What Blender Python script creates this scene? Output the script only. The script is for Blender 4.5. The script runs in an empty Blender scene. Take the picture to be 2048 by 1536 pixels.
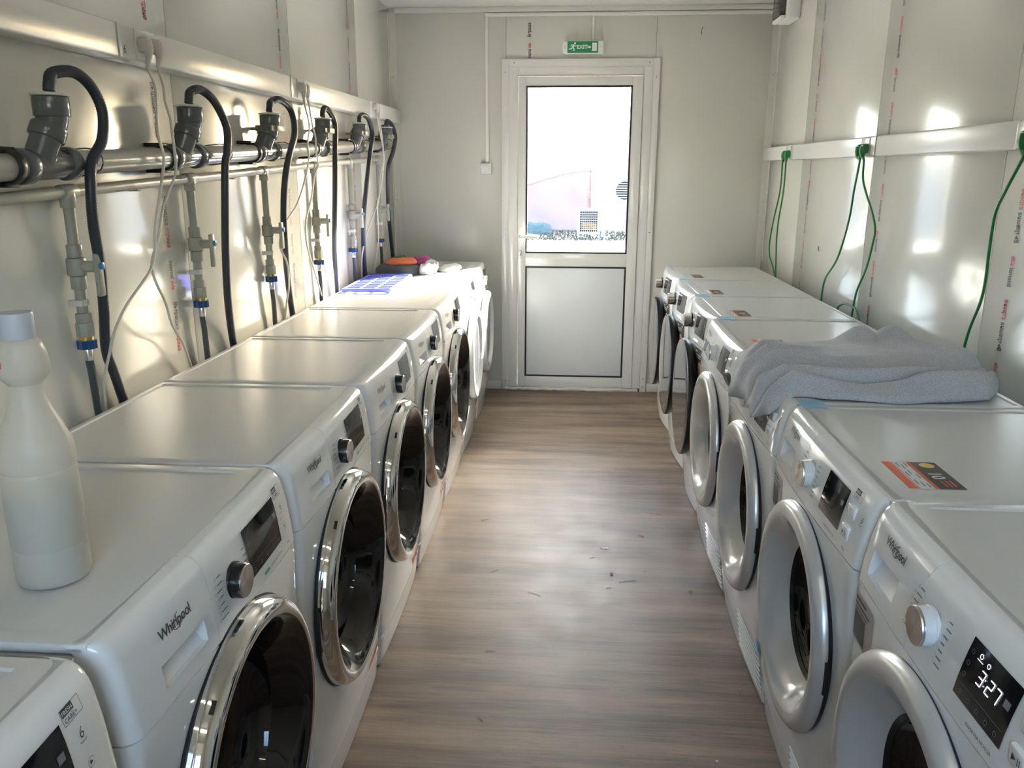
import bpy, bmesh, math, random
from mathutils import Vector, Matrix, noise
random.seed(7)
PI = math.pi
S = bpy.context.scene
COL = S.collection

# ------------------------------------------------------------------ camera
cam_d = bpy.data.cameras.new('camera'); cam = bpy.data.objects.new('camera', cam_d); COL.objects.link(cam)
cam_d.sensor_fit = 'HORIZONTAL'; cam_d.sensor_width = 36.0; cam_d.lens = 1610.4 * 36.0 / 2048.0
cam_d.clip_start = 0.02; cam_d.clip_end = 300
YAW, PITCH, ROLL, CAM_H = 0.0725, 0.2572, 0.0025, 1.3909
fw = Vector((-math.sin(YAW) * math.cos(PITCH), math.cos(YAW) * math.cos(PITCH), -math.sin(PITCH)))
rt = Vector((math.cos(YAW), math.sin(YAW), 0)); up = rt.cross(fw)
r2 = rt * math.cos(ROLL) + up * math.sin(ROLL); u2 = up * math.cos(ROLL) - rt * math.sin(ROLL)
m = Matrix((r2, u2, -fw)).transposed().to_4x4(); m.translation = Vector((0, 0, CAM_H))
cam.matrix_world = m
S.camera = cam

# ------------------------------------------------------------------ world, sun, exposure
w = bpy.data.worlds.new('World'); S.world = w; w.use_nodes = True
nt = w.node_tree; nt.nodes.clear()
sky = nt.nodes.new('ShaderNodeTexSky'); sky.sky_type = 'NISHITA'; sky.sun_disc = False
sky.sun_elevation = math.radians(27.5); sky.sun_rotation = math.radians(33); sky.air_density = 1.0; sky.dust_density = 4.0
bg = nt.nodes.new('ShaderNodeBackground'); bg.inputs['Strength'].default_value = 2.6
wo = nt.nodes.new('ShaderNodeOutputWorld')
nt.links.new(sky.outputs[0], bg.inputs['Color']); nt.links.new(bg.outputs[0], wo.inputs['Surface'])
sun_d = bpy.data.lights.new('sun', 'SUN'); sun_d.energy = 75.0; sun_d.angle = math.radians(0.53); sun_d.color = (1.0, .965, .91)
sun = bpy.data.objects.new('sun', sun_d); COL.objects.link(sun)
sun.rotation_euler = Vector((-1.086, -1.683, -1.06)).to_track_quat('-Z', 'Y').to_euler()
sun.location = (4, 9, 6)
vs = S.view_settings; vs.view_transform = 'Standard'; vs.look = 'None'; vs.gamma = 1.0; vs.use_curve_mapping = False
vs.exposure = 0.70
LAMP_STRENGTH = 9.0

# ------------------------------------------------------------------ materials
M = {}
def mat(name, col, rough=.5, metal=0.0, spec=.5, coat=0.0, emit=None, est=0, noise_amt=0, noise_scale=(8, 8, 8), trans=0, sss=0):
    mt = bpy.data.materials.new(name); mt.use_nodes = True
    n = mt.node_tree; b = n.nodes['Principled BSDF']
    b.inputs['Base Color'].default_value = (*col, 1); b.inputs['Roughness'].default_value = rough
    b.inputs['Metallic'].default_value = metal; b.inputs['Specular IOR Level'].default_value = spec
    if coat: b.inputs['Coat Weight'].default_value = coat; b.inputs['Coat Roughness'].default_value = .05
    if emit: b.inputs['Emission Color'].default_value = (*emit, 1); b.inputs['Emission Strength'].default_value = est
    if trans: b.inputs['Transmission Weight'].default_value = trans
    if sss:
        b.inputs['Subsurface Weight'].default_value = sss; b.inputs['Subsurface Radius'].default_value = (.02, .02, .018)
    tc = n.nodes.new('ShaderNodeTexCoord'); mp = n.nodes.new('ShaderNodeMapping'); nz = n.nodes.new('ShaderNodeTexNoise')
    mp.inputs['Scale'].default_value = noise_scale; nz.inputs['Detail'].default_value = 3
    n.links.new(tc.outputs['Object'], mp.inputs['Vector']); n.links.new(mp.outputs[0], nz.inputs['Vector'])
    if noise_amt:
        mx = n.nodes.new('ShaderNodeMixRGB'); mx.blend_type = 'MULTIPLY'; mx.inputs['Fac'].default_value = noise_amt
        mx.inputs['Color1'].default_value = (*col, 1); n.links.new(nz.outputs['Fac'], mx.inputs['Color2'])
        n.links.new(mx.outputs[0], b.inputs['Base Color'])
    else:
        rr = n.nodes.new('ShaderNodeMapRange'); rr.inputs['To Min'].default_value = max(0, rough - .02); rr.inputs['To Max'].default_value = rough + .03
        n.links.new(nz.outputs['Fac'], rr.inputs['Value']); n.links.new(rr.outputs[0], b.inputs['Roughness'])
    M[name] = mt; return mt
def bump(mt, scale, strength, dist=.002, detail=4):
    n = mt.node_tree; b = n.nodes['Principled BSDF']
    tc = n.nodes.new('ShaderNodeTexCoord'); mp = n.nodes.new('ShaderNodeMapping'); nz = n.nodes.new('ShaderNodeTexNoise')
    mp.inputs['Scale'].default_value = scale; nz.inputs['Scale'].default_value = 1; nz.inputs['Detail'].default_value = detail
    bp = n.nodes.new('ShaderNodeBump'); bp.inputs['Strength'].default_value = strength; bp.inputs['Distance'].default_value = dist
    n.links.new(tc.outputs['Object'], mp.inputs['Vector']); n.links.new(mp.outputs[0], nz.inputs['Vector'])
    n.links.new(nz.outputs['Fac'], bp.inputs['Height']); n.links.new(bp.outputs[0], b.inputs['Normal'])

mat('enamel', (.80, .81, .81), .10, coat=.3)
mat('lid_white', (.64, .64, .625), .24)
mat('cabinet_side', (.72, .74, .76), .35)
mat('chrome', (.80, .80, .79), .05, metal=1)
mat('silver', (.66, .66, .65), .27, metal=.45)
mat('pearl', (.62, .62, .60), .16, metal=.25, coat=.3)
mat('dark_glass', (.006, .006, .007), .02, spec=.6)
mat('smoke_bezel', (.010, .008, .007), .05, spec=.6)
mat('mirror_glass', (.10, .10, .105), .015, spec=.8, coat=.5)
mat('rubber_and_shade_black', (.012, .012, .014), .45)  # rubber and hinges, and also the painted shade in gaps and slots
mat('black_rim', (.008, .008, .009), .3, spec=.3)
mat('black_plastic', (.012, .012, .013), .22)
mat('knob_white', (.78, .80, .82), .25)
mat('brushed_cap', (.62, .61, .60), .22, metal=1)
M['brushed_cap'].node_tree.nodes['Principled BSDF'].inputs['Anisotropic'].default_value = .85
_n = M['brushed_cap'].node_tree; _t = _n.nodes.new('ShaderNodeTangent'); _t.direction_type = 'RADIAL'; _t.axis = 'Y'
_n.links.new(_t.outputs[0], _n.nodes['Principled BSDF'].inputs['Tangent'])
mat('screen', (.010, .011, .012), .05, spec=.6)
mat('ink', (.05, .05, .055), .5)
mat('ink_soft', (.20, .20, .21), .5)
mat('ink_red', (.55, .05, .05), .5)
mat('ink_teal', (.05, .30, .30), .5)
mat('digit_glow', (.8, .8, .9), .4, emit=(.85, .82, 1.0), est=1.6)
mat('orange_paper', (.78, .13, .05), .45)
mat('black_paper', (.03, .028, .025), .4)
mat('white_paper', (.80, .79, .76), .6)
mat('grey_paper', (.42, .38, .37), .5)
mat('skin_print', (.72, .42, .28), .5)
mat('red_paper', (.62, .10, .07), .45)
mat('blue_tape', (.24, .54, .78), .28)
mat('wall_paint', (.695, .685, .63), .20, spec=.5, coat=.55)
M['wall_paint'].node_tree.nodes['Principled BSDF'].inputs['Coat Roughness'].default_value = .09
for _k in ('silver', 'chrome', 'brushed_cap', 'pearl'):     # polished metals keep one even gloss
    for _l in list(M[_k].node_tree.links):
        if _l.to_socket.name == 'Roughness': M[_k].node_tree.links.remove(_l)
bump(M['wall_paint'], (14, 14, 1.6), .10, .002)
mat('wall_back_paint', (.64, .625, .57), .22, spec=.45)
bump(M['wall_back_paint'], (14, 14, 1.6), .08, .002)
mat('seam_dark', (.14, .135, .12), .6)
mat('ceiling_paint', (.70, .69, .65), .35)
mat('pvc_white', (.76, .74, .71), .16, coat=.2)
mat('door_panel', (.74, .745, .75), .28)
mat('trunk_white', (.80, .785, .745), .24)
mat('pipe_grey', (.105, .11, .115), .2, coat=.4)
mat('pipe_steel', (.30, .285, .265), .22, coat=.3)
mat('pipe_beige', (.42, .41, .355), .32)
mat('valve_beige', (.36, .355, .30), .4)
mat('cap_white', (.66, .66, .62), .35)
mat('hose_navy', (.035, .042, .058), .42)
mat('hose_grey', (.06, .075, .085), .5)
mat('clamp_black', (.01, .01, .011), .35)
mat('clip_olive', (.27, .25, .17), .4)
mat('nut_blue', (.008, .06, .22), .3)
mat('cap_blue', (.02, .22, .50), .3)
mat('brass', (.70, .45, .12), .25, metal=1)
mat('steel', (.7, .7, .7), .2, metal=1)
mat('cord_white', (.66, .62, .57), .4)
mat('cord_green', (.008, .17, .035), .32)
mat('exit_green', (.012, .26, .09), .3)
mat('exit_white', (.85, .86, .84), .4)
mat('smoke_cover', (.05, .048, .045), .1)
mat('sweat_grey', (.30, .30, .335), .95, spec=.1)
_n = M['sweat_grey'].node_tree; _b = _n.nodes['Principled BSDF']
_z = _n.nodes.new('ShaderNodeTexNoise'); _z.inputs['Scale'].default_value = 420; _z.inputs['Detail'].default_value = 4
_tc = _n.nodes.new('ShaderNodeTexCoord'); _n.links.new(_tc.outputs['Object'], _z.inputs['Vector'])
_r = _n.nodes.new('ShaderNodeValToRGB'); _r.color_ramp.elements[0].position = .32; _r.color_ramp.elements[0].color = (.36, .365, .40, 1)
_r.color_ramp.elements[1].position = .68; _r.color_ramp.elements[1].color = (.60, .60, .63, 1)
_n.links.new(_z.outputs['Fac'], _r.inputs['Fac']); _n.links.new(_r.outputs[0], _b.inputs['Base Color'])
_b.inputs['Sheen Weight'].default_value = .3
mat('sweat_shade', (.06, .06, .07), .95)  # near-black colour stands for the shade inside the cuff
mat('bottle_plastic', (.80, .77, .71), .3)
_n = M['bottle_plastic'].node_tree; _p = _n.nodes['Principled BSDF']; _o = _n.nodes['Material Output']
_tl = _n.nodes.new('ShaderNodeBsdfTranslucent'); _tl.inputs[0].default_value = (.85, .82, .76, 1); _tp = _n.nodes.new('ShaderNodeBsdfTransparent')
_m1 = _n.nodes.new('ShaderNodeMixShader'); _m1.inputs[0].default_value = .35; _m2 = _n.nodes.new('ShaderNodeMixShader'); _m2.inputs[0].default_value = .32
_n.links.new(_p.outputs[0], _m1.inputs[1]); _n.links.new(_tl.outputs[0], _m1.inputs[2]); _n.links.new(_m1.outputs[0], _m2.inputs[1]); _n.links.new(_tp.outputs[0], _m2.inputs[2]); _n.links.new(_m2.outputs[0], _o.inputs[0])
mat('bottle_cap', (.55, .57, .66), .4)
mat('liquid', (.50, .49, .41), .6)
mat('basket_blue', (.13, .15, .66), .2)
mat('cloth_dark', (.07, .075, .08), .9)
mat('cloth_orange', (.70, .16, .06), .8)
mat('cloth_green', (.05, .15, .06), .8)
mat('cloth_magenta', (.40, .06, .24), .6)
mat('cloth_white', (.82, .82, .80), .7)
mat('lamp_tube', (.9, .9, .8), .5, emit=(1.0, .95, .80), est=LAMP_STRENGTH)
mat('lamp_body', (.8, .8, .78), .4)
mat('outside_wall', (.50, .46, .44), .8)
mat('outside_tarp', (.43, .30, .27), .8)
mat('outside_ground', (.40, .37, .32), .95, noise_amt=.5, noise_scale=(1.2, 1.2, 1.2))
mat('outside_metal', (.40, .40, .41), .6)
mat('outside_dark', (.022, .021, .024), 1.0, spec=0)
mat('outside_blue', (.075, .105, .110), .8, spec=.1)
mat('outside_yellow', (.24, .12, .008), .6)
mat('outside_grass', (.095, .085, .060), 1.0, spec=0)
mat('caulk', (.72, .69, .62), .6)

# floor: printed wood-grain vinyl, grain runs across the room
fm = bpy.data.materials.new('floor_vinyl'); fm.use_nodes = True; M['floor_vinyl'] = fm
n = fm.node_tree; b = n.nodes['Principled BSDF']
tc = n.nodes.new('ShaderNodeTexCoord')
def fnoise(sc, detail, rough=.6):
    mp = n.nodes.new('ShaderNodeMapping'); mp.inputs['Scale'].default_value = sc
    z = n.nodes.new('ShaderNodeTexNoise'); z.inputs['Scale'].default_value = 1; z.inputs['Detail'].default_value = detail; z.inputs['Roughness'].default_value = rough
    n.links.new(tc.outputs['Object'], mp.inputs['Vector']); n.links.new(mp.outputs[0], z.inputs['Vector']); return z
z1 = fnoise((1.1, 9, 1), 3); z2 = fnoise((5, 120, 1), 5, .7); z3 = fnoise((7, 7, 1), 5, .7); z4 = fnoise((22, 330, 1), 2)
r1 = n.nodes.new('ShaderNodeValToRGB')
e = r1.color_ramp.elements; e[0].position = .33; e[0].color = (.098, .066, .047, 1); e[1].position = .70; e[1].color = (.290, .212, .152, 1)
mxa = n.nodes.new('ShaderNodeMath'); mxa.operation = 'MULTIPLY_ADD'; mxa.inputs[1].default_value = .46
sub = n.nodes.new('ShaderNodeMath'); sub.operation = 'SUBTRACT'; sub.inputs[1].default_value = .5
n.links.new(z2.outputs['Fac'], sub.inputs[0]); n.links.new(sub.outputs[0], mxa.inputs[0]); n.links.new(z1.outputs['Fac'], mxa.inputs[2])
n.links.new(mxa.outputs[0], r1.inputs['Fac'])
rs = n.nodes.new('ShaderNodeValToRGB'); es = rs.color_ramp.elements; es[0].position = .30; es[0].color = (.62, .58, .56, 1); es[1].position = .42; es[1].color = (1, 1, 1, 1)
n.links.new(z4.outputs['Fac'], rs.inputs['Fac'])
mm = n.nodes.new('ShaderNodeMixRGB'); mm.blend_type = 'MULTIPLY'; mm.inputs['Fac'].default_value = .85
n.links.new(r1.outputs[0], mm.inputs['Color1']); n.links.new(rs.outputs[0], mm.inputs['Color2']); n.links.new(mm.outputs[0], b.inputs['Base Color'])
mr = n.nodes.new('ShaderNodeMapRange'); mr.inputs['To Min'].default_value = .36; mr.inputs['To Max'].default_value = .60
n.links.new(z3.outputs['Fac'], mr.inputs['Value']); n.links.new(mr.outputs[0], b.inputs['Roughness'])
bp = n.nodes.new('ShaderNodeBump'); bp.inputs['Strength'].default_value = .12; bp.inputs['Distance'].default_value = .002
n.links.new(z2.outputs['Fac'], bp.inputs['Height']); n.links.new(bp.outputs[0], b.inputs['Normal'])
b.inputs['Specular IOR Level'].default_value = .45

# window glass: clear pane with a fresnel reflection
gm = bpy.data.materials.new('clear_glass'); gm.use_nodes = True; M['clear_glass'] = gm
n = gm.node_tree; n.nodes.clear()
o_ = n.nodes.new('ShaderNodeOutputMaterial'); tr = n.nodes.new('ShaderNodeBsdfTransparent'); tr.inputs[0].default_value = (.95, .97, .96, 1)
gl = n.nodes.new('ShaderNodeBsdfGlossy'); gl.inputs['Roughness'].default_value = .01
fr = n.nodes.new('ShaderNodeFresnel'); fr.inputs['IOR'].default_value = 1.45; ms = n.nodes.new('ShaderNodeMixShader')
n.links.new(fr.outputs[0], ms.inputs[0]); n.links.new(tr.outputs[0], ms.inputs[1]); n.links.new(gl.outputs[0], ms.inputs[2]); n.links.new(ms.outputs[0], o_.inputs[0])

# ------------------------------------------------------------------ helpers
def link(name, me, parent=None, loc=None):
    o = bpy.data.objects.new(name, me); COL.objects.link(o)
    if parent is not None: o.parent = parent
    if loc is not None: o.location = loc
    return o
def tag(o, label=None, cat=None, group=None, kind=None):
    if label: o['label'] = label
    if cat: o['category'] = cat
    if group: o['group'] = group
    if kind: o['kind'] = kind
    return o
def thing(name, label, cat, loc=(0, 0, 0), rz=0, group=None):
    o = bpy.data.objects.new(name, None); COL.objects.link(o); o.empty_display_size = .05
    o.location = loc; o.rotation_euler = (0, 0, rz); return tag(o, label, cat, group)
def finish(bm, name, mt, smooth=True, ang=35, recalc=True):
    if recalc: bmesh.ops.recalc_face_normals(bm, faces=bm.faces[:])
    me = bpy.data.meshes.new(name); bm.to_mesh(me); bm.free()
    for x in (mt if isinstance(mt, (list, tuple)) else [mt]): me.materials.append(M[x])
    if smooth:
        for p in me.polygons: p.use_smooth = True
        me.set_sharp_from_angle(angle=math.radians(ang))
    return me
def obj(name, bm, mt, parent=None, loc=None, **k):
    return link(name, finish(bm, name, mt, **k), parent, loc)
def BM(): return bmesh.new()
def box(bm, x0, x1, y0, y1, z0, z1, bev=0, seg=2):
    vs = [bm.verts.new(v) for v in ((x0, y0, z0), (x1, y0, z0), (x1, y1, z0), (x0, y1, z0), (x0, y0, z1), (x1, y0, z1), (x1, y1, z1), (x0, y1, z1))]
    fs = [bm.faces.new([vs[i] for i in f]) for f in ((0, 3, 2, 1), (4, 5, 6, 7), (0, 1, 5, 4), (1, 2, 6, 5), (2, 3, 7, 6), (3, 0, 4, 7))]
    if bev:
        es = list({e for f in fs for e in f.edges})
        bmesh.ops.bevel(bm, geom=es, offset=bev, segments=seg, profile=.5, affect='EDGES')
    return vs
def box_obj(name, b6, mt, parent=None, bev=.002, seg=2):
    bm = BM(); box(bm, *b6, bev=bev, seg=seg); return obj(name, bm, mt, parent)
def catmull(pts, step=.02):
    P = [Vector(p) for p in pts]; P = [P[0] * 2 - P[1]] + P + [P[-1] * 2 - P[-2]]
    out = []
    for i in range(1, len(P) - 2):
        k = max(2, int((P[i + 1] - P[i]).length / step))
        for j in range(k):
            t = j / k; a, b_, c, d = P[i - 1], P[i], P[i + 1], P[i + 2]
            out.append(.5 * ((2 * b_) + (c - a) * t + (2 * a - 5 * b_ + 4 * c - d) * t * t + (3 * b_ - a - 3 * c + d) * t ** 3))
    out.append(P[-2]); return out
def sweep(bm, pts, r, seg=10, cap=True):
    """tube along a polyline; r is a number or a list per point"""
    n_ = len(pts); rings = []; prev = None
    for i, p in enumerate(pts):
        t = (pts[min(i + 1, n_ - 1)] - pts[max(i - 1, 0)]).normalized()
        if prev is None:
            a = Vector((0, 0, 1)) if abs(t.z) < .9 else Vector((1, 0, 0)); nx = t.cross(a).normalized()
        else:
            nx = (prev - t * prev.dot(t)).normalized()
        prev = nx; ny = t.cross(nx); rad = r[i] if isinstance(r, list) else r
        rings.append([bm.verts.new(p + nx * (rad * math.cos(2 * PI * k / seg)) + ny * (rad * math.sin(2 * PI * k / seg))) for k in range(seg)])
    for a, b_ in zip(rings, rings[1:]):
        for k in range(seg): bm.faces.new((a[k], a[(k + 1) % seg], b_[(k + 1) % seg], b_[k]))
    if cap:
        bm.faces.new(rings[0][::-1]); bm.faces.new(rings[-1])
def cyl(bm, p0, p1, r0, r1=None, seg=20, bev=0):
    p0, p1 = Vector(p0), Vector(p1); r1 = r0 if r1 is None else r1
    if bev:
        d = (p1 - p0).normalized()
        sweep(bm, [p0, p0 + d * bev * .3, p0 + d * bev, p1 - d * bev, p1 - d * bev * .3, p1], [r0 - bev, r0 - bev * .3, r0, r1, r1 - bev * .3, r1 - bev], seg)
    else: sweep(bm, [p0, p1], [r0, r1], seg)
def lathe(bm, prof, cx, y0, cz, seg=72, close=False):
    """revolve (radius, height towards the viewer) about the local y axis through (cx, cz)"""
    rings = []
    for r, h in prof:
        if r < 1e-6: rings.append([bm.verts.new((cx, y0 - h, cz))])
        else: rings.append([bm.verts.new((cx + r * math.cos(2 * PI * k / seg), y0 - h, cz + r * math.sin(2 * PI * k / seg))) for k in range(seg)])
    for a, b_ in zip(rings, rings[1:]):
        for k in range(seg):
            k2 = (k + 1) % seg
            if len(b_) == 1: bm.faces.new((a[k], a[k2], b_[0]))
            elif len(a) == 1: bm.faces.new((a[0], b_[k2], b_[k]))
            else: bm.faces.new((a[k], a[k2], b_[k2], b_[k]))
def lathe_z(bm, prof, cx, cy, z0, seg=40):
    rings = []
    for r, z in prof:
        if r < 1e-6: rings.append([bm.verts.new((cx, cy, z0 + z))])
        else: rings.append([bm.verts.new((cx + r * math.cos(2 * PI * k / seg), cy + r * math.sin(2 * PI * k / seg), z0 + z)) for k in range(seg)])
    for a, b_ in zip(rings, rings[1:]):
        for k in range(seg):
            k2 = (k + 1) % seg
            if len(b_) == 1: bm.faces.new((a[k], a[k2], b_[0]))
            elif len(a) == 1: bm.faces.new((a[0], b_[k2], b_[k]))
            else: bm.faces.new((a[k], a[k2], b_[k2], b_[k]))
_txt = {}
def text_geo(body, size, bold=.0, shear=0, space=1.0, res=2):
    key = (body, size, bold, shear, space)
    if key in _txt: return _txt[key]
    cu = bpy.data.curves.new('t', 'FONT'); cu.body = body; cu.size = size; cu.offset = bold * size; cu.shear = shear
    cu.space_character = space; cu.resolution_u = res; cu.fill_mode = 'FRONT'
    o = bpy.data.objects.new('t', cu); COL.objects.link(o); bpy.context.view_layer.update()
    dg = bpy.context.evaluated_depsgraph_get(); me = bpy.data.meshes.new_from_object(o.evaluated_get(dg))
    V = [(v.co.x, v.co.y) for v in me.vertices]; F = [tuple(p.vertices) for p in me.polygons]
    bpy.data.objects.remove(o); bpy.data.curves.remove(cu); bpy.data.meshes.remove(me)
    w_ = max((v[0] for v in V), default=0)
    _txt[key] = (V, F, w_); return _txt[key]
def add_geo(bm, V, F, fn, mi=0):
    vs_ = [bm.verts.new(fn(x, y)) for x, y in V]
    for f in F:
        try:
            ff = bm.faces.new([vs_[i] for i in f]); ff.material_index = mi
        except ValueError: pass
def copy_tree(o, parent=None):
    c = o.copy(); COL.objects.link(c); c.parent = parent
    for ch in o.children: copy_tree(ch, c)
    return c

# ================================================================== THE ROOM
XL, XR, YB, YF, ZC = -1.120, 1.180, 5.150, -0.95, 2.335
def struct(o): o['kind'] = 'structure'; return o
fl = struct(box_obj('floor', (XL - .06, XR + .06, YF - .06, YB + .08, -.05, 0), 'floor_vinyl', bev=0))
ce = struct(box_obj('ceiling', (XL - .06, XR + .06, YF - .06, YB + .08, ZC, ZC + .06), 'ceiling_paint', bev=0))
wl = struct(box_obj('wall_left', (XL - .07, XL - .006, YF - .06, YB + .08, 0, ZC), 'seam_dark', bev=0))
wr = struct(box_obj('wall_right', (XR + .006, XR + .07, YF - .06, YB + .08, 0, ZC), 'seam_dark', bev=0))
def panels(parent, edges, mk):
    for a, c in zip(edges, edges[1:]):
        box_obj('wall_panel', mk(a + .0018, c - .0018), 'wall_paint', parent, bev=.0016)
panels(wl, [YF, -.75, .27, 1.287, 2.304, 3.313, 4.349, YB], lambda a, c: (XL - .008, XL, a, c, .001, ZC - .001))
panels(wr, [YF, -.70, .33, 1.36, 2.378, 3.386, 4.405, YB], lambda a, c: (XR, XR + .008, a, c, .001, ZC - .001))
# far wall, with the door opening
DX0, DX1, DZ1 = -.415, .475, 2.02
wb_bm = BM(); box(wb_bm, XL, DX0, YB + .006, YB + .07, 0, ZC); box(wb_bm, DX1, XR, YB + .006, YB + .07, 0, ZC); box(wb_bm, DX0, DX1, YB + .006, YB + .07, DZ1, ZC)
wb = struct(obj('wall_back', wb_bm, 'seam_dark'))
for a in ((XL + .001, DX0, 0.001, ZC - .001), (DX1, XR - .001, 0.001, ZC - .001), (DX0 + .0010, DX1 - .0010, DZ1, ZC - .001)):
    box_obj('wall_panel', (a[0], a[1], YB, YB + .008, a[2], a[3]), 'wall_back_paint', wb, bev=.0016)
# wall behind the camera, with a window
WX0, WX1, WZ0, WZ1 = -.50, .50, 1.08, 1.98
wf_bm = BM(); box(wf_bm, XL, WX0, YF - .06, YF, 0, ZC); box(wf_bm, WX1, XR, YF - .06, YF, 0, ZC); box(wf_bm, WX0, WX1, YF - .06, YF, WZ1, ZC); box(wf_bm, WX0, WX1, YF - .06, YF, 0, WZ0)
struct(obj('wall_front', wf_bm, 'wall_back_paint'))
wi_bm = BM()
for b6 in ((WX0, WX0 + .06), (WX1 - .06, WX1), (-.03, .03)): box(wi_bm, b6[0], b6[1], YF - .05, YF + .01, WZ0, WZ1, bev=.004)
for z in ((WZ0, WZ0 + .06), (WZ1 - .06, WZ1)): box(wi_bm, WX0 + .06, WX1 - .06, YF - .049, YF + .009, z[0], z[1], bev=.004)
win = struct(obj('window_1', wi_bm, 'pvc_white'))
for a, c in ((WX0 + .06, -.03), (.03, WX1 - .06)): box_obj('window_pane', (a, c, YF - .03, YF - .024, WZ0 + .06, WZ1 - .06), 'clear_glass', win, bev=0)

# trims
def lprofile(x, sx):
    bm = BM(); box(bm, min(x, x + sx * .038), max(x, x + sx * .038), YB - .003, YB - .0005, .06, ZC - .02, bev=.0008, seg=1)
    box(bm, min(x, x + sx * .003), max(x, x + sx * .003), YB - .04, YB - .003, .86, ZC - .02, bev=.0008, seg=1); return bm
t1 = struct(obj('trim_1', lprofile(XL + .0005, 1), 'wall_back_paint')); t2 = struct(obj('trim_2', lprofile(XR - .0005, -1), 'wall_back_paint'))
for t_, x, s_ in ((t1, XL + .016, 1), (t2, XR - .016, -1)):
    for z in (1.22, 2.27, 1.95):
        bm = BM(); cyl(bm, (x, YB - .003, z), (x, YB - .006, z), .004, .003, 10); obj('screw', bm, 'steel', t_)
        bm = BM(); cyl(bm, (x - s_ * .0125, YB - .02, z), (x - s_ * .0095, YB - .02, z), .004, .003, 10); obj('screw', bm, 'steel', t_)
struct(box_obj('trim_3', (XL + .04, XR - .04, YB - .022, YB - .0005, ZC - .03, ZC - .0005), 'ceiling_paint', bev=.003))
struct(box_obj('baseboard_back', (XL + .001, DX0 - .03, YB - .012, YB - .0005, .0005, .058), 'wall_back_paint', bev=.003))
struct(box_obj('baseboard_right', (DX1 + .03, XR - .001, YB - .012, YB - .0005, .0005, .058), 'wall_back_paint', bev=.003))

# printed run of words on each panel
def lettering_mesh(z_from, z_to, name):
    bm = BM(); size = .0165; k = dict(bold=.022, shear=.0)
    a = text_geo('Internal', size, **k); b_ = text_geo('side', size, **k); c = text_geo('Вътрешна', size, **k); d = text_geo('страна', size, **k)
    u = z_from
    while u < z_to:
        for g, mi, gap in ((a, 0, .006), (b_, 1, .034), (c, 0, .007), (d, 1, .036)):
            if u + g[2] < z_to: add_geo(bm, g[0], g[1], lambda x, y, u=u: (u + x + y * .15, y * 1.75, 0), mi)
            u += g[2] + gap
    return finish(bm, name, ['ink', 'ink_red'], smooth=False, recalc=False)
let_me = lettering_mesh(0, 1.50, 'panel_lettering')
for y in (2.185, 3.195, 4.19):           # left wall reads downwards
    o = link('panel_lettering', let_me, wl)
    o.matrix_local = Matrix.Translation((XL + .0009, y, 2.325)) @ Matrix(((0, 0, 1, 0), (0, 1, 0, 0), (-1, 0, 0, 0), (0, 0, 0, 1)))
for y in (2.262, 3.256, 4.251):          # right wall reads upwards
    o = link('panel_lettering', let_me, wr)
    o.matrix_local = Matrix.Translation((XR - .0009, y + .008, .80)) @ Matrix(((0, 0, -1, 0), (0, -1, 0, 0), (1, 0, 0, 0), (0, 0, 0, 1))) @ Matrix.Identity(4)
let2 = lettering_mesh(0, .245, 'panel_lettering_short')
o = link('panel_lettering', let2, wb)
o.matrix_local = Matrix.Translation((-.266, YB - .0009, 2.05)) @ Matrix(((0, -1, 0, 0), (0, 0, -1, 0), (1, 0, 0, 0), (0, 0, 0, 1)))
# pen marks on the walls
def stroke(name, pts, r, mt, parent): bm = BM(); sweep(bm, catmull([Vector(p) for p in pts], .004), r, 5); return obj(name, bm, mt, parent)
stroke('pen_mark', [(.740, YB - .001, 2.215), (.733, YB - .001, 2.195), (.736, YB - .001, 2.175)], .0018, 'ink', wb)
stroke('pen_mark', [(XR - .001, 4.005, 1.050), (XR - .001, 3.985, 1.045), (XR - .001, 3.99, 1.035), (XR - .001, 3.965, 1.032)], .0015, 'ink', wr)

# ------------------------------------------------------------------ the door
door = struct(thing('door_1', None, None, (.03, YB - .02, 0)))
def dbox(name, x0, x1, y0, y1, z0, z1, mt='pvc_white', bev=.0022, parent=door):
    return box_obj(name, (x0 - .03, x1 - .03, y0 - (YB - .02), y1 - (YB - .02), z0, z1), mt, parent, bev=bev)
for nm, a in (('casing', (-.440, -.395, YB - .016, YB - .0005, .0, 2.045)), ('casing', (.462, .502, YB - .016, YB - .0005, .0, 2.045)), ('casing', (-.395, .462, YB - .016, YB - .0005, 1.998, 2.045))): dbox(nm, *a)
for nm, a in (('frame', (-.396, -.340, YB - .019, YB + .06, .0, 2.0)), ('frame', (.408, .463, YB - .019, YB + .06, .0, 2.0)), ('frame', (-.340, .408, YB - .0188, YB + .06, 1.950, 2.0))): dbox(nm, *a)
LY0, LY1 = YB - .028, YB + .034
leaf = dbox('leaf_stile', -.338, -.290, LY0, LY1, .028, 1.946)
dbox('leaf_stile', .345, .406, LY0, LY1, .028, 1.946)
for z0, z1 in ((1.893, 1.946), (.815, .897), (.028, .097)): dbox('leaf_rail', -.290, .345, LY0 + .0003, LY1, z0, z1)
def gasket(x0, x1, z0, z1, y):
    bm = BM(); t = .0105
    for a in ((x0, x1, z0, z0 + t), (x0, x1, z1 - t, z1), (x0, x0 + t, z0 + t, z1 - t), (x1 - t, x1, z0 + t, z1 - t)): box(bm, a[0] - .03, a[1] - .03, y - (YB - .02), y + .012 - (YB - .02), a[2], a[3])
    return obj('gasket', bm, 'rubber_and_shade_black', door)
gasket(-.290, .345, .897, 1.893, LY0 - .0006); gasket(-.290, .345, .097, .815, LY0 - .0006)
dbox('glass_pane', -.286, .341, YB - .004, YB + .002, .901, 1.889, 'clear_glass', bev=0)
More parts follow.
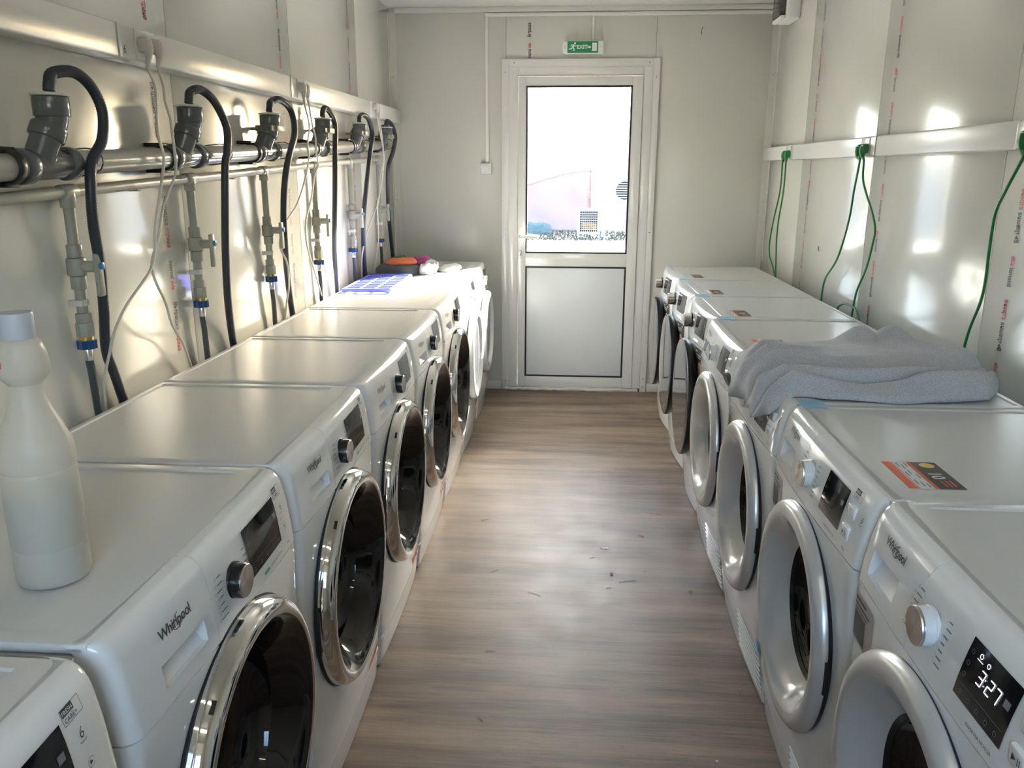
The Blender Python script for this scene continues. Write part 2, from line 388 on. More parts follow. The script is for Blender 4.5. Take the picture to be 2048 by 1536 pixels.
dbox('lower_panel', -.2798, .3348, LY0 + .002, LY1 - .004, .1072, .8048, 'door_panel', bev=.001)
dbox('handle_plate', -.334, -.308, LY0 - .006, LY0 - .0002, .86, 1.06, 'pvc_white', bev=.003)
bm = BM(); sweep(bm, [Vector(p) - Vector((.03, YB - .02, 0)) for p in catmull([(-.321, LY0 - .004, 1.005), (-.321, LY0 - .045, 1.005), (-.305, LY0 - .055, 1.005), (-.25, LY0 - .055, 1.0), (-.205, LY0 - .053, .997)], .008)], .009, 12); obj('door_handle', bm, 'pvc_white', door)
dbox('lock_cylinder', -.328, -.314, LY0 - .016, LY0 - .006, .882, .914, 'steel', bev=.003)
for x, z in ((-.418, 1.97), (-.365, 2.025), (.44, 2.022), (.482, 1.94), (.482, 1.03), (.482, .09), (-.418, 1.03), (-.418, .06), (.482, .035)):
    bm = BM(); cyl(bm, (x - .03, .004, z), (x - .03, 0.001, z), .005, .0035, 10); obj('screw', bm, 'steel', door)
dbox('threshold', -.396, .463, YB - .019, YB + .06, .0005, .0265, 'pvc_white')
bm = BM(); random.seed(3)
pts = [Vector((x / 100. - .03, .002 + .003 * random.random(), .006 + .008 * random.random())) for x in range(-42, 48, 3)]
sweep(bm, pts, [.008 + .006 * random.random() for _ in pts], 6); obj('caulk_bead', bm, 'caulk', door)

# exit sign
ex = thing('exit_sign', 'green EXIT sign light with running figure above the white door', 'exit sign', (.045, YB, 2.067))
box_obj('housing', (-.121, .121, -.045, -.0005, .002, .072), 'exit_white', ex, bev=.010, seg=3)
face = box_obj('sign_face', (-.093, .087, -.0485, -.0445, .005, .069), 'exit_green', ex, bev=.001)
def ontofront(y): return lambda x, z: (x, y, z)
bm = BM(); g = text_geo('EXIT', .031, .02); add_geo(bm, g[0], g[1], lambda x, z: (x - .0385, -.0492, z + .027)); obj('sign_lettering', bm, 'exit_white', face, smooth=False, recalc=False)
bm = BM(); add_geo(bm, [(.024, .033), (.036, .033), (.036, .027), (.046, .037), (.036, .047), (.036, .041), (.024, .041)], [(0, 1, 2, 3, 4, 5, 6)], ontofront(-.0492)); obj('sign_arrow', bm, 'exit_white', face, smooth=False, recalc=False)
bm = BM(); add_geo(bm, [(.051, .015), (.080, .015), (.080, .060), (.051, .060)], [(0, 1, 2, 3)], ontofront(-.0492)); obj('sign_doorway', bm, 'exit_white', face, smooth=False, recalc=False)
bm = BM()
def ribbon(pts, wd):
    for (x0, z0), (x1, z1) in zip(pts, pts[1:]):
        d = Vector((x1 - x0, z1 - z0)); q = Vector((-d.y, d.x)).normalized() * wd / 2
        add_geo(bm, [(x0 + q.x, z0 + q.y), (x0 - q.x, z0 - q.y), (x1 - q.x, z1 - q.y), (x1 + q.x, z1 + q.y)], [(0, 1, 2, 3)], ontofront(-.0492))
ribbon([(-.054, .049), (-.063, .034)], .011); ribbon([(-.055, .050), (-.067, .050), (-.075, .040)], .005); ribbon([(-.055, .048), (-.048, .042), (-.041, .045)], .005)
ribbon([(-.062, .034), (-.053, .028), (-.056, .016)], .006); ribbon([(-.064, .035), (-.070, .027), (-.084, .027)], .006)
add_geo(bm, [(-.049 + .0058 * math.cos(a * PI / 8), .0575 + .0058 * math.sin(a * PI / 8)) for a in range(16)], [tuple(range(16))], ontofront(-.0492))
obj('running_figure', bm, 'exit_white', face, smooth=False, recalc=False)
for sx in (-1, 1):
    bm = BM(); cyl(bm, (sx * .105, -.046, .037), (sx * .105, -.050, .037), .008, seg=16, bev=.002); obj('end_latch', bm, 'knob_white', ex)

# cable duct with switch
cd = thing('cable_duct', 'thin white cable duct running across the top of the far wall', 'cable duct', (0, YB, 2.28))
for a in ((-.539, 1.150, -.014, -.0005, .0, .021), (-.539, -.519, -.0138, -.0005, -.835, -.0005), (.093, .109, -.012, -.0005, -.141, -.0005)): box_obj('duct', a, 'trunk_white', cd, bev=.002)
sw = thing('light_switch', 'small square white light switch left of the door', 'light switch', (-.537, YB, 1.377))
box_obj('switch_box', (-.034, .034, -.034, -.0005, 0, .066), 'exit_white', sw, bev=.005, seg=3); box_obj('rocker', (-.025, .022, -.040, -.034, .010, .056), 'exit_white', sw, bev=.003)
# distribution box
db = thing('distribution_box', 'white electrical box with smoked cover high in the far right corner', 'electrical box', (XR, 4.80, 2.178))
box_obj('enclosure', (-.075, -.0005, -.105, .10, 0, .15), 'exit_white', db, bev=.012, seg=3)
box_obj('smoked_cover', (-.105, -.075, -.085, .085, .022, .145), 'smoke_cover', db, bev=.006)
box_obj('lower_lip', (-.102, -.075, -.098, .095, .002, .0205), 'exit_white', db, bev=.006)

# ------------------------------------------------------------------ trunking on both side walls
def trunk(name, label, side, x_wall, segs, z0, slope, h, d, joints, plates):
    t = thing(name, label, 'cable trunking', (x_wall, segs[0], z0)); t.rotation_euler = (math.atan(slope), 0, 0)
    xa, xb = (.0005, d) if side > 0 else (-d, -.0005)
    for a, c in zip(segs, segs[1:]):
        box_obj('trunking_cover', (xa, xb, a - segs[0] + .001, c - segs[0] - .001, 0, h), 'trunk_white', t, bev=.006, seg=3)
    xo = d if side > 0 else -d
    for y in plates:
        box_obj('socket_plate', (min(xo, xo + side * .003) - .001, max(xo, xo + side * .003), y - segs[0] - .046, y - segs[0] + .046, .004, h - .004), 'trunk_white', t, bev=.0025)
    for y in joints:
        box_obj('joint_strip', (min(xo, xo + side * .002) - .001, max(xo, xo + side * .002), y - segs[0] - .006, y - segs[0] + .006, .002, h - .002), 'trunk_white', t, bev=.001)
    return t
trunk('cable_trunking', 'wide white trunking with white plugs along the left wall', 1, XL, [YF + .02, 1.94, 3.13, 4.36, 5.135], 1.619, .0100, .079, .060, [1.945, 3.135, 4.36], [2.06, 3.24, 4.445])
trunk('cable_trunking', 'wide white trunking with green plugs along the right wall', -1, XR, [YF + .02, 2.14, 3.24, 4.42, 5.10], 1.436, .0040, .074, .050, [2.235, 3.245, 4.43], [2.185, 3.345, 4.50])
# brush number next to the nearest socket
bm = BM(); g = text_geo('6', .030, -.01, .15); add_geo(bm, g[0], g[1], lambda x, z: (XL + .0608, 1.955 + x, 1.660 + z)); tag(obj('handwritten_number', bm, 'ink', smooth=False, recalc=False), 'small handwritten 6 beside the nearest white socket', 'marking')

# ------------------------------------------------------------------ power cords
def cord(name, label, group, plug, pts, side, mt, r=.0036):
    t = thing(name, label, 'power cord', plug, group=group); pl = Vector(plug)
    P = [Vector(p) - pl for p in pts]
    bm = BM()
    cyl(bm, (0, 0, 0), (side * .022, 0, -.002), .019, .018, 20, bev=.003); sweep(bm, [Vector(p) for p in ((side * .014, 0, .006), (side * .018, 0, -.012), (side * .018, 0, -.026), (side * .017, 0, -.034))], [.015, .013, .009, .007], 14)
    obj('plug', bm, mt, t)
    bm = BM(); q = P[0]; c0 = Vector((side * .017, 0, -.030)); ln = 8
    sweep(bm, [c0.lerp(q, k / ln) for k in range(ln + 1)], [.0075 - .0003 * k if k % 2 else .0060 - .0003 * k for k in range(ln + 1)], 10); obj('strain_relief', bm, mt, t)
    bm = BM(); sweep(bm, catmull([c0] + P, .015), r, 8); obj('cable', bm, mt, t); return t
LP = [('white power cord, left of the nearest plug pair', (-1.057, 2.035, 1.690), [(-1.035,2.017,1.633),(-1.035,2.044,1.591),(-1.04,2.047,1.548),(-1.030,2.023,1.478),(-1.026,2.032,1.428),(-1.034,2.024,1.367),(-1.05,2.0,1.26),(-1.05,1.984,1.198),(-1.05,1.954,1.155),(-1.05,1.893,1.12),(-1.05,1.829,1.087),(-1.05,1.789,1.058),(-1.055,1.762,1.024),(-1.068,1.762,.985),(-1.090,1.759,.91),(-1.104,1.768,.80)]),
 ('white power cord, right of the nearest plug pair', (-1.057, 2.088, 1.692), [(-1.035,2.068,1.641),(-1.035,2.087,1.601),(-1.04,2.097,1.566),(-1.032,2.099,1.522),(-1.028,2.094,1.475),(-1.026,2.092,1.429),(-1.032,2.094,1.382),(-1.05,2.051,1.304),(-1.05,2.008,1.228),(-1.058,1.977,1.168),(-1.058,1.984,1.12),(-1.055,2.018,1.059),(-1.06,2.047,1.001),(-1.072,2.107,.948),(-1.090,2.161,.915),(-1.104,2.238,.80)]),
 ('white power cord, left of the second plug pair', (-1.057, 3.212, 1.705), [(-1.035,3.198,1.644),(-1.03,3.228,1.567),(-1.03,3.193,1.497),(-1.03,3.199,1.45),(-1.04,3.182,1.378),(-1.055,3.102,1.272),(-1.065,2.975,1.199),(-1.07,2.923,1.13),(-1.06,2.958,1.062),(-1.072,2.998,.972),(-1.09,3.007,.9),(-1.104,3.006,.80)]),
 ('white power cord, right of the second plug pair', (-1.057, 3.258, 1.705), [(-1.035,3.253,1.648),(-1.03,3.262,1.578),(-1.03,3.298,1.523),(-1.026,3.279,1.475),(-1.035,3.329,1.417),(-1.045,3.308,1.378),(-1.05,3.257,1.281),(-1.05,3.179,1.206),(-1.05,3.164,1.129),(-1.055,3.214,1.061),(-1.070,3.32,.971),(-1.09,3.433,.892),(-1.104,3.522,.80)]),
 ('white power cord, left of the farthest plug pair', (-1.057, 4.415, 1.725), [(-1.035,4.395,1.675),(-1.03,4.444,1.569),(-1.02,4.443,1.50),(-1.022,4.45,1.44),(-1.045,4.465,1.374),(-1.05,4.417,1.243),(-1.055,4.229,1.129),(-1.068,4.16,1.049),(-1.09,4.16,.946),(-1.104,4.193,.80)]),
 ('white power cord, right of the farthest plug pair', (-1.057, 4.462, 1.725), [(-1.035,4.441,1.678),(-1.025,4.456,1.55),(-1.022,4.45,1.44),(-1.04,4.445,1.309),(-1.045,4.369,1.218),(-1.068,4.459,1.039),(-1.09,4.481,.935),(-1.104,4.437,.80)])]
for lb, pg, pts in LP: cord('power_cord', lb, 'white cords on the left wall', pg, pts, 1, 'cord_white')
RP = [('green power cord, far one of the farthest plug pair', (1.127, 4.52, 1.487), [(1.100,4.493,1.444),(1.104,4.511,1.297),(1.113,4.637,1.138),(1.122,4.717,1.023),(1.131,4.737,.936),(1.14,4.67,.873),(1.14,4.578,.80)]),
 ('green power cord, near one of the farthest plug pair', (1.127, 4.465, 1.487), [(1.100,4.421,1.443),(1.106,4.446,1.299),(1.118,4.545,1.144),(1.129,4.598,1.032),(1.14,4.622,.934),(1.14,4.59,.80)]),
 ('green power cord bowing out to the left from the middle plug pair', (1.127, 3.362, 1.482), [(1.100,3.305,1.439),(1.102,3.341,1.323),(1.11,3.381,1.228),(1.118,3.45,1.124),(1.125,3.541,1.028),(1.132,3.678,.941),(1.14,3.734,.877),(1.14,3.74,.79)]),
 ('green power cord bowing out to the right from the middle plug pair', (1.127, 3.312, 1.482), [(1.100,3.261,1.439),(1.101,3.253,1.375),(1.108,3.229,1.325),(1.114,3.141,1.24),(1.121,3.121,1.187),(1.127,3.147,1.13),(1.134,3.205,1.035),(1.14,3.301,.925),(1.14,3.334,.80),(1.14,3.42,.79),(1.125,3.46,.835),(1.13,3.41,.866),(1.135,3.34,.870),(1.14,3.28,.860),(1.14,3.19,.80)]),
 ('thick green power cord at the right edge, nearest the camera', (1.127, 2.165, 1.478), [(1.100,2.135,1.432),(1.102,2.2,1.347),(1.11,2.25,1.285),(1.118,2.268,1.192),(1.125,2.278,1.11),(1.132,2.302,1.045),(1.14,2.361,.946),(1.14,2.392,.80)])]
for lb, pg, pts in RP: cord('power_cord', lb, 'green cords on the right wall', pg, pts, -1, 'cord_green', .0042)

# ------------------------------------------------------------------ drain pipe with its branches
XP = -1.074
def zp(y): return 1.392 + (y - 1.472) * .0445 + .004
dp = thing('drain_pipe', 'thick grey sloping drain pipe with six upright branch sockets on the left wall', 'drain pipe', (XP, YF, 0))
def dpv(x, y, z): return Vector((x - XP, y - YF, z))
YS = [1.636, 2.250, 2.858, 3.478, 4.080, 4.668]; ZS = [1.548, 1.572, 1.592, 1.615, 1.630, 1.640]
prev = YF + .03
for i, (ys, zs) in enumerate(zip(YS, ZS)):
    last = i == 5
    c0 = ys - .036
    bm = BM(); cyl(bm, dpv(XP, prev, zp(prev)), dpv(XP, c0 - .05, zp(c0 - .05)), .0265, seg=24); obj('pipe_run', bm, 'pipe_steel', dp)
    # wye fitting
    e1 = c0 + (.115 if not last else .03)
    bm = BM(); cyl(bm, dpv(XP, c0 - .058, zp(c0 - .058)), dpv(XP, e1, zp(e1)), .0295, seg=28, bev=.002); wye = obj('wye_fitting', bm, 'pipe_grey', dp)
    for a, wd in ((c0 - .060, .030), (e1 - .03, .030)):
        if last and a > c0: continue
        bm = BM(); cyl(bm, dpv(XP, a, zp(a)), dpv(XP, a + wd, zp(a + wd)), .0350, seg=28, bev=.004); obj('collar', bm, 'pipe_grey', wye)
    # branch, bend and upright socket
    bz = zp(c0)
    p0 = dpv(XP, c0 + .006, bz + .006); p1 = dpv(XP + .018, ys - .012, bz + .066); p2 = dpv(XP + .024, ys, bz + .094); p3 = dpv(XP + .024, ys, zs - .012)
    bm = BM(); sweep(bm, catmull([p0, p1, p2, p3], .008), .0295, 24); br = obj('branch', bm, 'pipe_grey', dp)
    d1 = (p2 - p1).normalized()
    bm = BM(); cyl(bm, p1 - d1 * .016, p1 + d1 * .012, .0350, seg=28, bev=.004); obj('collar', bm, 'pipe_grey', br)
    bm = BM(); cyl(bm, p3 + Vector((0, 0, -.040)), p3 + Vector((0, 0, .0)), .0345, seg=28, bev=.004); obj('socket', bm, 'pipe_grey', br)
    bm = BM(); cyl(bm, p3 + Vector((0, 0, .0)), p3 + Vector((0, 0, .006)), .0365, seg=28, bev=.002); obj('socket_cap', bm, 'cap_white', br)
    # black pipe clamp on the run, before the fitting
    yc = c0 - .092
    bm = BM(); cyl(bm, dpv(XP, yc, zp(yc)), dpv(XP, yc + .020, zp(yc)), .0325, seg=28, bev=.003)
    box(bm, XL - XP + .001, .004, yc - .010 - YF, yc + .030 - YF, zp(yc) + .028, zp(yc) + .038, bev=.002); box(bm, XL - XP + .001, .004, yc - .010 - YF, yc + .030 - YF, zp(yc) - .038, zp(yc) - .028, bev=.002)
    obj('pipe_clamp', bm, 'clamp_black', dp)
    if i >= 2:   # olive bracket round the upright socket
        bm = BM(); zc = zs - .056
        box(bm, -.018, .062, ys - YF - .034, ys - YF + .036, zc - .011, zc + .009, bev=.003); box(bm, XL - XP + .001, -.016, ys - YF - .006, ys - YF + .006, zc - .006, zc + .004, bev=.001)
        box(bm, .046, .052, ys - YF - .062, ys - YF - .032, zc - .010, zc + .008, bev=.002); box(bm, .046, .052, ys - YF + .034, ys - YF + .066, zc - .010, zc + .008, bev=.002)
        obj('socket_bracket', bm, 'clip_olive', dp)
    prev = e1 - .02
# drain hoses
HP = [[(-1.050,1.636,1.545),(-1.049,1.640,1.562),(-1.052,1.660,1.582),(-1.042,1.716,1.590),(-1.035,1.763,1.565),(-1.028,1.782,1.515),(-1.024,1.760,1.456),(-1.031,1.722,1.409),(-1.027,1.700,1.352),(-1.035,1.706,1.278),(-1.05,1.736,1.188),(-1.07,1.762,1.082),(-1.092,1.787,.982),(-1.100,1.823,.912),(-1.102,1.868,.78)],
 [(-1.050,2.250,1.57),(-1.049,2.253,1.585),(-1.05,2.268,1.602),(-1.042,2.316,1.611),(-1.035,2.386,1.583),(-1.028,2.436,1.517),(-1.022,2.414,1.452),(-1.024,2.394,1.409),(-1.03,2.385,1.309),(-1.05,2.404,1.16),(-1.07,2.436,1.017),(-1.097,2.503,.892),(-1.102,2.533,.78)],
 [(-1.050,2.858,1.59),(-1.049,2.862,1.605),(-1.05,2.883,1.626),(-1.042,2.954,1.637),(-1.035,3.04,1.606),(-1.027,3.043,1.531),(-1.022,2.954,1.449),(-1.025,2.899,1.362),(-1.04,2.901,1.239),(-1.06,2.953,1.109),(-1.092,3.048,.965),(-1.102,3.114,.78)],
 [(-1.050,3.478,1.613),(-1.049,3.482,1.635),(-1.046,3.505,1.650),(-1.035,3.545,1.632),(-1.028,3.577,1.586),(-1.022,3.538,1.481),(-1.035,3.55,1.314),(-1.05,3.566,1.162),(-1.082,3.654,.999),(-1.102,3.731,.78)],
 [(-1.050,4.080,1.628),(-1.049,4.090,1.652),(-1.046,4.150,1.664),(-1.035,4.216,1.644),(-1.028,4.246,1.573),(-1.020,4.159,1.490),(-1.03,4.089,1.327),(-1.05,4.077,1.156),(-1.082,4.177,.996),(-1.102,4.273,.78)],
 [(-1.050,4.668,1.638),(-1.049,4.675,1.658),(-1.048,4.710,1.668),(-1.035,4.762,1.644),(-1.022,4.770,1.584),(-1.014,4.66,1.50),(-1.03,4.590,1.401),(-1.06,4.697,1.178),(-1.087,4.86,.993),(-1.102,4.99,.80)]]
ORD = ['first', 'second', 'third', 'fourth', 'fifth', 'sixth']
for i, pts in enumerate(HP):
    base = Vector(pts[-1])
    t = thing('drain_hose', 'dark ribbed drain hose looping out of the %s pipe socket from the camera' % ORD[i], 'drain hose', base, group='drain hoses on the left wall')
    P = catmull([Vector(p) - base for p in pts], .0026)
    bm = BM(); sweep(bm, P, [.0122 if k % 2 else .0108 for k in range(len(P))], 12); obj('hose', bm, 'hose_navy', t, ang=80)
    # cable tie holding the hose to the pipe
    tie = min((Vector(p) for p in pts[5:]), key=lambda v: abs(v.z - zp(v.y)))
    bm = BM(); c = Vector((XP, tie.y, zp(tie.y))); ring = []
    for k in range(29):
        a = 2 * PI * k / 28; rr = .0285 + (.030 * max(0, math.cos(a - .15)) ** 3)
        ring.append(c + Vector((rr * math.cos(a), .02 * math.cos(a), rr * math.sin(a))) - base)
    sweep(bm, ring, .0016, 6); obj('cable_tie', bm, 'clamp_black', t)

# ------------------------------------------------------------------ water pipe and its taps
XW = -1.096
def zw(y): return 1.338 + (y - 1.501) * .0405
wp = thing('water_pipe', 'thin beige water pipe running below the drain pipe on the left wall', 'water pipe', (XW, YF, 0))
YT = [1.722, 2.306, 2.884, 3.458, 4.030, 4.628]
bm = BM(); sweep(bm, [Vector((0, y - YF, zw(y))) for y in (YF + .03, 1.5, 3.0, YT[5] + .01)], .0125, 18); obj('pipe_run', bm, 'pipe_beige', wp)
for y in (1.28, 2.02, 2.62, 3.15, 3.75, 4.33):
    bm = BM(); box(bm, XL - XW + .001, .004, y - YF - .010, y - YF + .010, zw(y) - .017, zw(y) + .004, bev=.003); obj('pipe_clip', bm, 'valve_beige', wp)
for i, y in enumerate(YT):
    bm = BM(); yy = y - YF; z = zw(y)
    cyl(bm, (0, yy - .026, zw(y - .026)), (0, yy + .026, zw(y + .026)), .0165, seg=20, bev=.002); cyl(bm, (0, yy, z), (0, yy, z - .034), .0165, seg=20, bev=.002); obj('tee', bm, 'pipe_beige', wp)
    tp = thing('water_tap', 'beige shut-off tap with blue nut, %s from the camera on the left wall' % ORD[i], 'water tap', (XW, y, 1.0), group='water taps on the left wall')
    top = z - .034 - 1.0
    bm = BM(); cyl(bm, (0, 0, .075), (0, 0, top), .0118, seg=18); obj('drop_pipe', bm, 'valve_beige', tp)
    bm = BM(); cyl(bm, (0, 0, .135), (0, 0, .165), .0165, seg=20, bev=.003); cyl(bm, (0, 0, .165), (0, 0, .205), .0205, seg=20, bev=.004); cyl(bm, (0, 0, .205), (0, 0, .235), .0165, seg=20, bev=.003); cyl(bm, (0, 0, .186), (.046, 0, .186), .0125, seg=16, bev=.002); obj('valve_body', bm, 'valve_beige', tp)
    bm = BM(); box(bm, .044, .056, -.011, .011, .120, .215, bev=.004); lv = obj('lever', bm, 'valve_beige', tp)
    bm = BM(); cyl(bm, (.056, 0, .188), (.062, 0, .188), .0085, seg=16, bev=.002); obj('lever_cap', bm, 'cap_blue', lv)
    bm = BM(); cyl(bm, (0, 0, .058), (0, 0, .082), .0165, seg=20, bev=.003); cyl(bm, (0, 0, .028), (0, 0, .060), .0195, seg=8, bev=.002); obj('union', bm, 'valve_beige', tp)
    bm = BM(); cyl(bm, (0, 0, .018), (0, 0, .030), .0155, seg=18); obj('brass_thread', bm, 'brass', tp)
    bm = BM()
    ringp = []
    for k in range(24):
        rr = .0215 if k % 2 else .0185; ringp.append((rr * math.cos(k * PI / 12), rr * math.sin(k * PI / 12)))
    lo = [bm.verts.new((a, c, .000)) for a, c in ringp]; hi = [bm.verts.new((a, c, .020)) for a, c in ringp]
    for k in range(24): bm.faces.new((lo[k], lo[(k + 1) % 24], hi[(k + 1) % 24], hi[k]))
    bm.faces.new(lo[::-1]); bm.faces.new(hi); obj('blue_nut', bm, 'nut_blue', tp, ang=20)
    bm = BM(); box(bm, -.022, .012, -.016, -.011, .098, .112, bev=.001); cyl(bm, (0, 0, .098), (0, 0, .112), .0150, seg=18); obj('pipe_clip', bm, 'cap_white', tp)
    hs = thing('water_hose', 'thin grey supply hose below the %s tap from the camera' % ORD[i], 'water hose', (XW, y, .78), group='supply hoses on the left wall')
    bm = BM(); cyl(bm, (0, 0, .192), (0, 0, .2195), .0095, seg=16, bev=.001); obj('ferrule', bm, 'steel', hs)
    bm = BM(); sweep(bm, catmull([Vector(p) for p in ((0, 0, .195), (.001, .004, .15), (-.002, .012, .08), (-.005, .02, .03), (-.008, .022, 0))], .01), .0088, 12); obj('hose', bm, 'hose_grey', hs)

# ================================================================== WASHING MACHINES AND DRYERS
HW = .2975
class Shape:
    def __init__(s, dz, bow, D): s.dz, s.bow, s.D = dz, bow, D
    def d(s, z):
        L = s.dz
        if z <= L[0][0]: return L[0][1]
        for (a, ya), (c, yc) in zip(L, L[1:]):
            if z <= c: return ya + (yc - ya) * (z - a) / (c - a)
        return L[-1][1]
    def px(s, x):
        rc = .022; dx = abs(x) - (HW - rc); cr = rc - math.sqrt(max(0, rc * rc - dx * dx)) if dx > 0 else 0
        return -s.bow * (1 - (x / HW) ** 2) + cr
    def fy(s, x, z): return s.d(z) + s.px(x)
XS_EDGE = [HW - .022, HW - .016, HW - .010, HW - .005, HW - .0015, HW]
def xs_between(a, c, extra=()):
    L = sorted(set([a, c] + [x for x in [-e for e in XS_EDGE] + XS_EDGE + [i * .05 for i in range(-5, 6)] + list(extra) if a < x < c])); return L
def shell(sh, xs, rows, hole=None, skirt=.02):
    """sheet following the front; rows are (z, y) pairs, hole = (x0, x1, row0, row1) is sunk as a pocket"""
    bm = BM(); G = [[bm.verts.new((x, y + sh.px(x), z)) for x in xs] for z, y in rows]
    for i in range(len(rows) - 1):
        for j in range(len(xs) - 1):
            if hole and hole[2] <= i < hole[3] and hole[0] - 1e-6 <= xs[j] and xs[j + 1] <= hole[1] + 1e-6: continue
            bm.faces.new((G[i][j], G[i][j + 1], G[i + 1][j + 1], G[i + 1][j]))
    if hole:
        js = [j for j, x in enumerate(xs) if hole[0] - 1e-6 <= x <= hole[1] + 1e-6]; i0, i1 = hole[2], hole[3]
        loop = [G[i0][j] for j in js] + [G[i][js[-1]] for i in range(i0 + 1, i1)] + [G[i1][j] for j in js[::-1]] + [G[i][js[0]] for i in range(i1 - 1, i0, -1)]
        cz_ = (rows[i0][0] + rows[i1][0]) / 2
        inn = []
        for v in loop:
            tz = (v.co.z - rows[i0][0]) / (rows[i1][0] - rows[i0][0])
            inn.append(bm.verts.new((v.co.x, v.co.y + .008 + .022 * tz, v.co.z - .001)))
        for k in range(len(loop)): bm.faces.new((loop[k], loop[(k + 1) % len(loop)], inn[(k + 1) % len(loop)], inn[k]))
        bm.faces.new(inn)
    n_, m_ = len(rows), len(xs)
    border = [G[0][j] for j in range(m_)] + [G[i][m_ - 1] for i in range(1, n_)] + [G[n_ - 1][j] for j in range(m_ - 2, -1, -1)] + [G[i][0] for i in range(n_ - 2, 0, -1)]
    bk = [bm.verts.new((v.co.x, v.co.y + skirt, v.co.z)) for v in border]
    for k in range(len(border)): bm.faces.new((border[k], border[(k + 1) % len(border)], bk[(k + 1) % len(border)], bk[k]))
    return bm
def patch(sh, x0, x1, z0, z1, off=.0007, n_=6, m_=4, fn=None):
    bm = BM(); G = [[bm.verts.new((x0 + (x1 - x0) * j / n_, sh.fy(x0 + (x1 - x0) * j / n_, z0 + (z1 - z0) * i / m_) - off, z0 + (z1 - z0) * i / m_)) for j in range(n_ + 1)] for i in range(m_ + 1)]
    for i in range(m_):
        for j in range(n_): bm.faces.new((G[i][j], G[i][j + 1], G[i + 1][j + 1], G[i + 1][j]))
    return bm
def surf_text(bm, sh, body, size, x0, z0, bold=.0, shear=0, off=.0009, mi=0, space=1.0):
    g = text_geo(body, size, bold, shear, space); add_geo(bm, g[0], g[1], lambda x, z: (x0 + x, sh.fy(x0 + x, z0 + z) - off, z0 + z), mi); return g[2]
def surf_line(bm, sh, x0, z0, x1, z1, wd=.0006, off=.0009, mi=0):
    d = Vector((x1 - x0, z1 - z0)); q = Vector((-d.y, d.x)).normalized() * wd / 2
    add_geo(bm, [(x0 + q.x, z0 + q.y), (x0 - q.x, z0 - q.y), (x1 - q.x, z1 - q.y), (x1 + q.x, z1 + q.y)], [(0, 1, 2, 3)], lambda x, z: (x, sh.fy(x, z) - off, z), mi)
def arc(bm, sh, cx, cz, rx, rz, a0, a1, wd, off=.0009, rot=0):
    pts = []
    for k in range(19):
        a = math.radians(a0 + (a1 - a0) * k / 18); x, z = rx * math.cos(a), rz * math.sin(a); cr, sr = math.cos(rot), math.sin(rot); pts.append((cx + x * cr - z * sr, cz + x * sr + z * cr))
    for (a, c), (e_, f) in zip(pts, pts[1:]): surf_line(bm, sh, a, c, e_, f, wd, off)

def front_panel(sh, R, cz, z0, z1):
    bm = BM(); A = [2 * PI * k / 96 for k in range(96)]
    for cx_, cz_ in ((HW, z1 - cz), (-HW, z1 - cz), (-HW, z0 - cz), (HW, z0 - cz)): A.append(math.atan2(cz_, cx_) % (2 * PI))
    A = sorted(set(round(a, 6) for a in A)); T = [0, .12, .3, .5, .68, .78, .85, .90, .94, .97, .99, 1.0]; rings = []
    for t in T:
        ring = []
        for a in A:
            c, s_ = math.cos(a), math.sin(a); L = []
            if abs(c) > 1e-6: L.append((HW if c > 0 else -HW) / c)
            if abs(s_) > 1e-6: L.append(((z1 if s_ > 0 else z0) - cz) / s_)
            rho = min(v for v in L if v > 0); r = R + t * (rho - R); x, z = r * c, cz + r * s_
            x = max(-HW, min(HW, x)); ring.append(bm.verts.new((x, sh.fy(x, z), z)))
        rings.append(ring)
    rings.append([bm.verts.new((v.co.x, v.co.y + .022, v.co.z)) for v in rings[-1]])
    rings.insert(0, [bm.verts.new((v.co.x, v.co.y + .05, v.co.z)) for v in rings[0]])
    n_ = len(A)
    for a, c in zip(rings, rings[1:]):
        for k in range(n_): bm.faces.new((a[k], a[(k + 1) % n_], c[(k + 1) % n_], c[k]))
    return bm

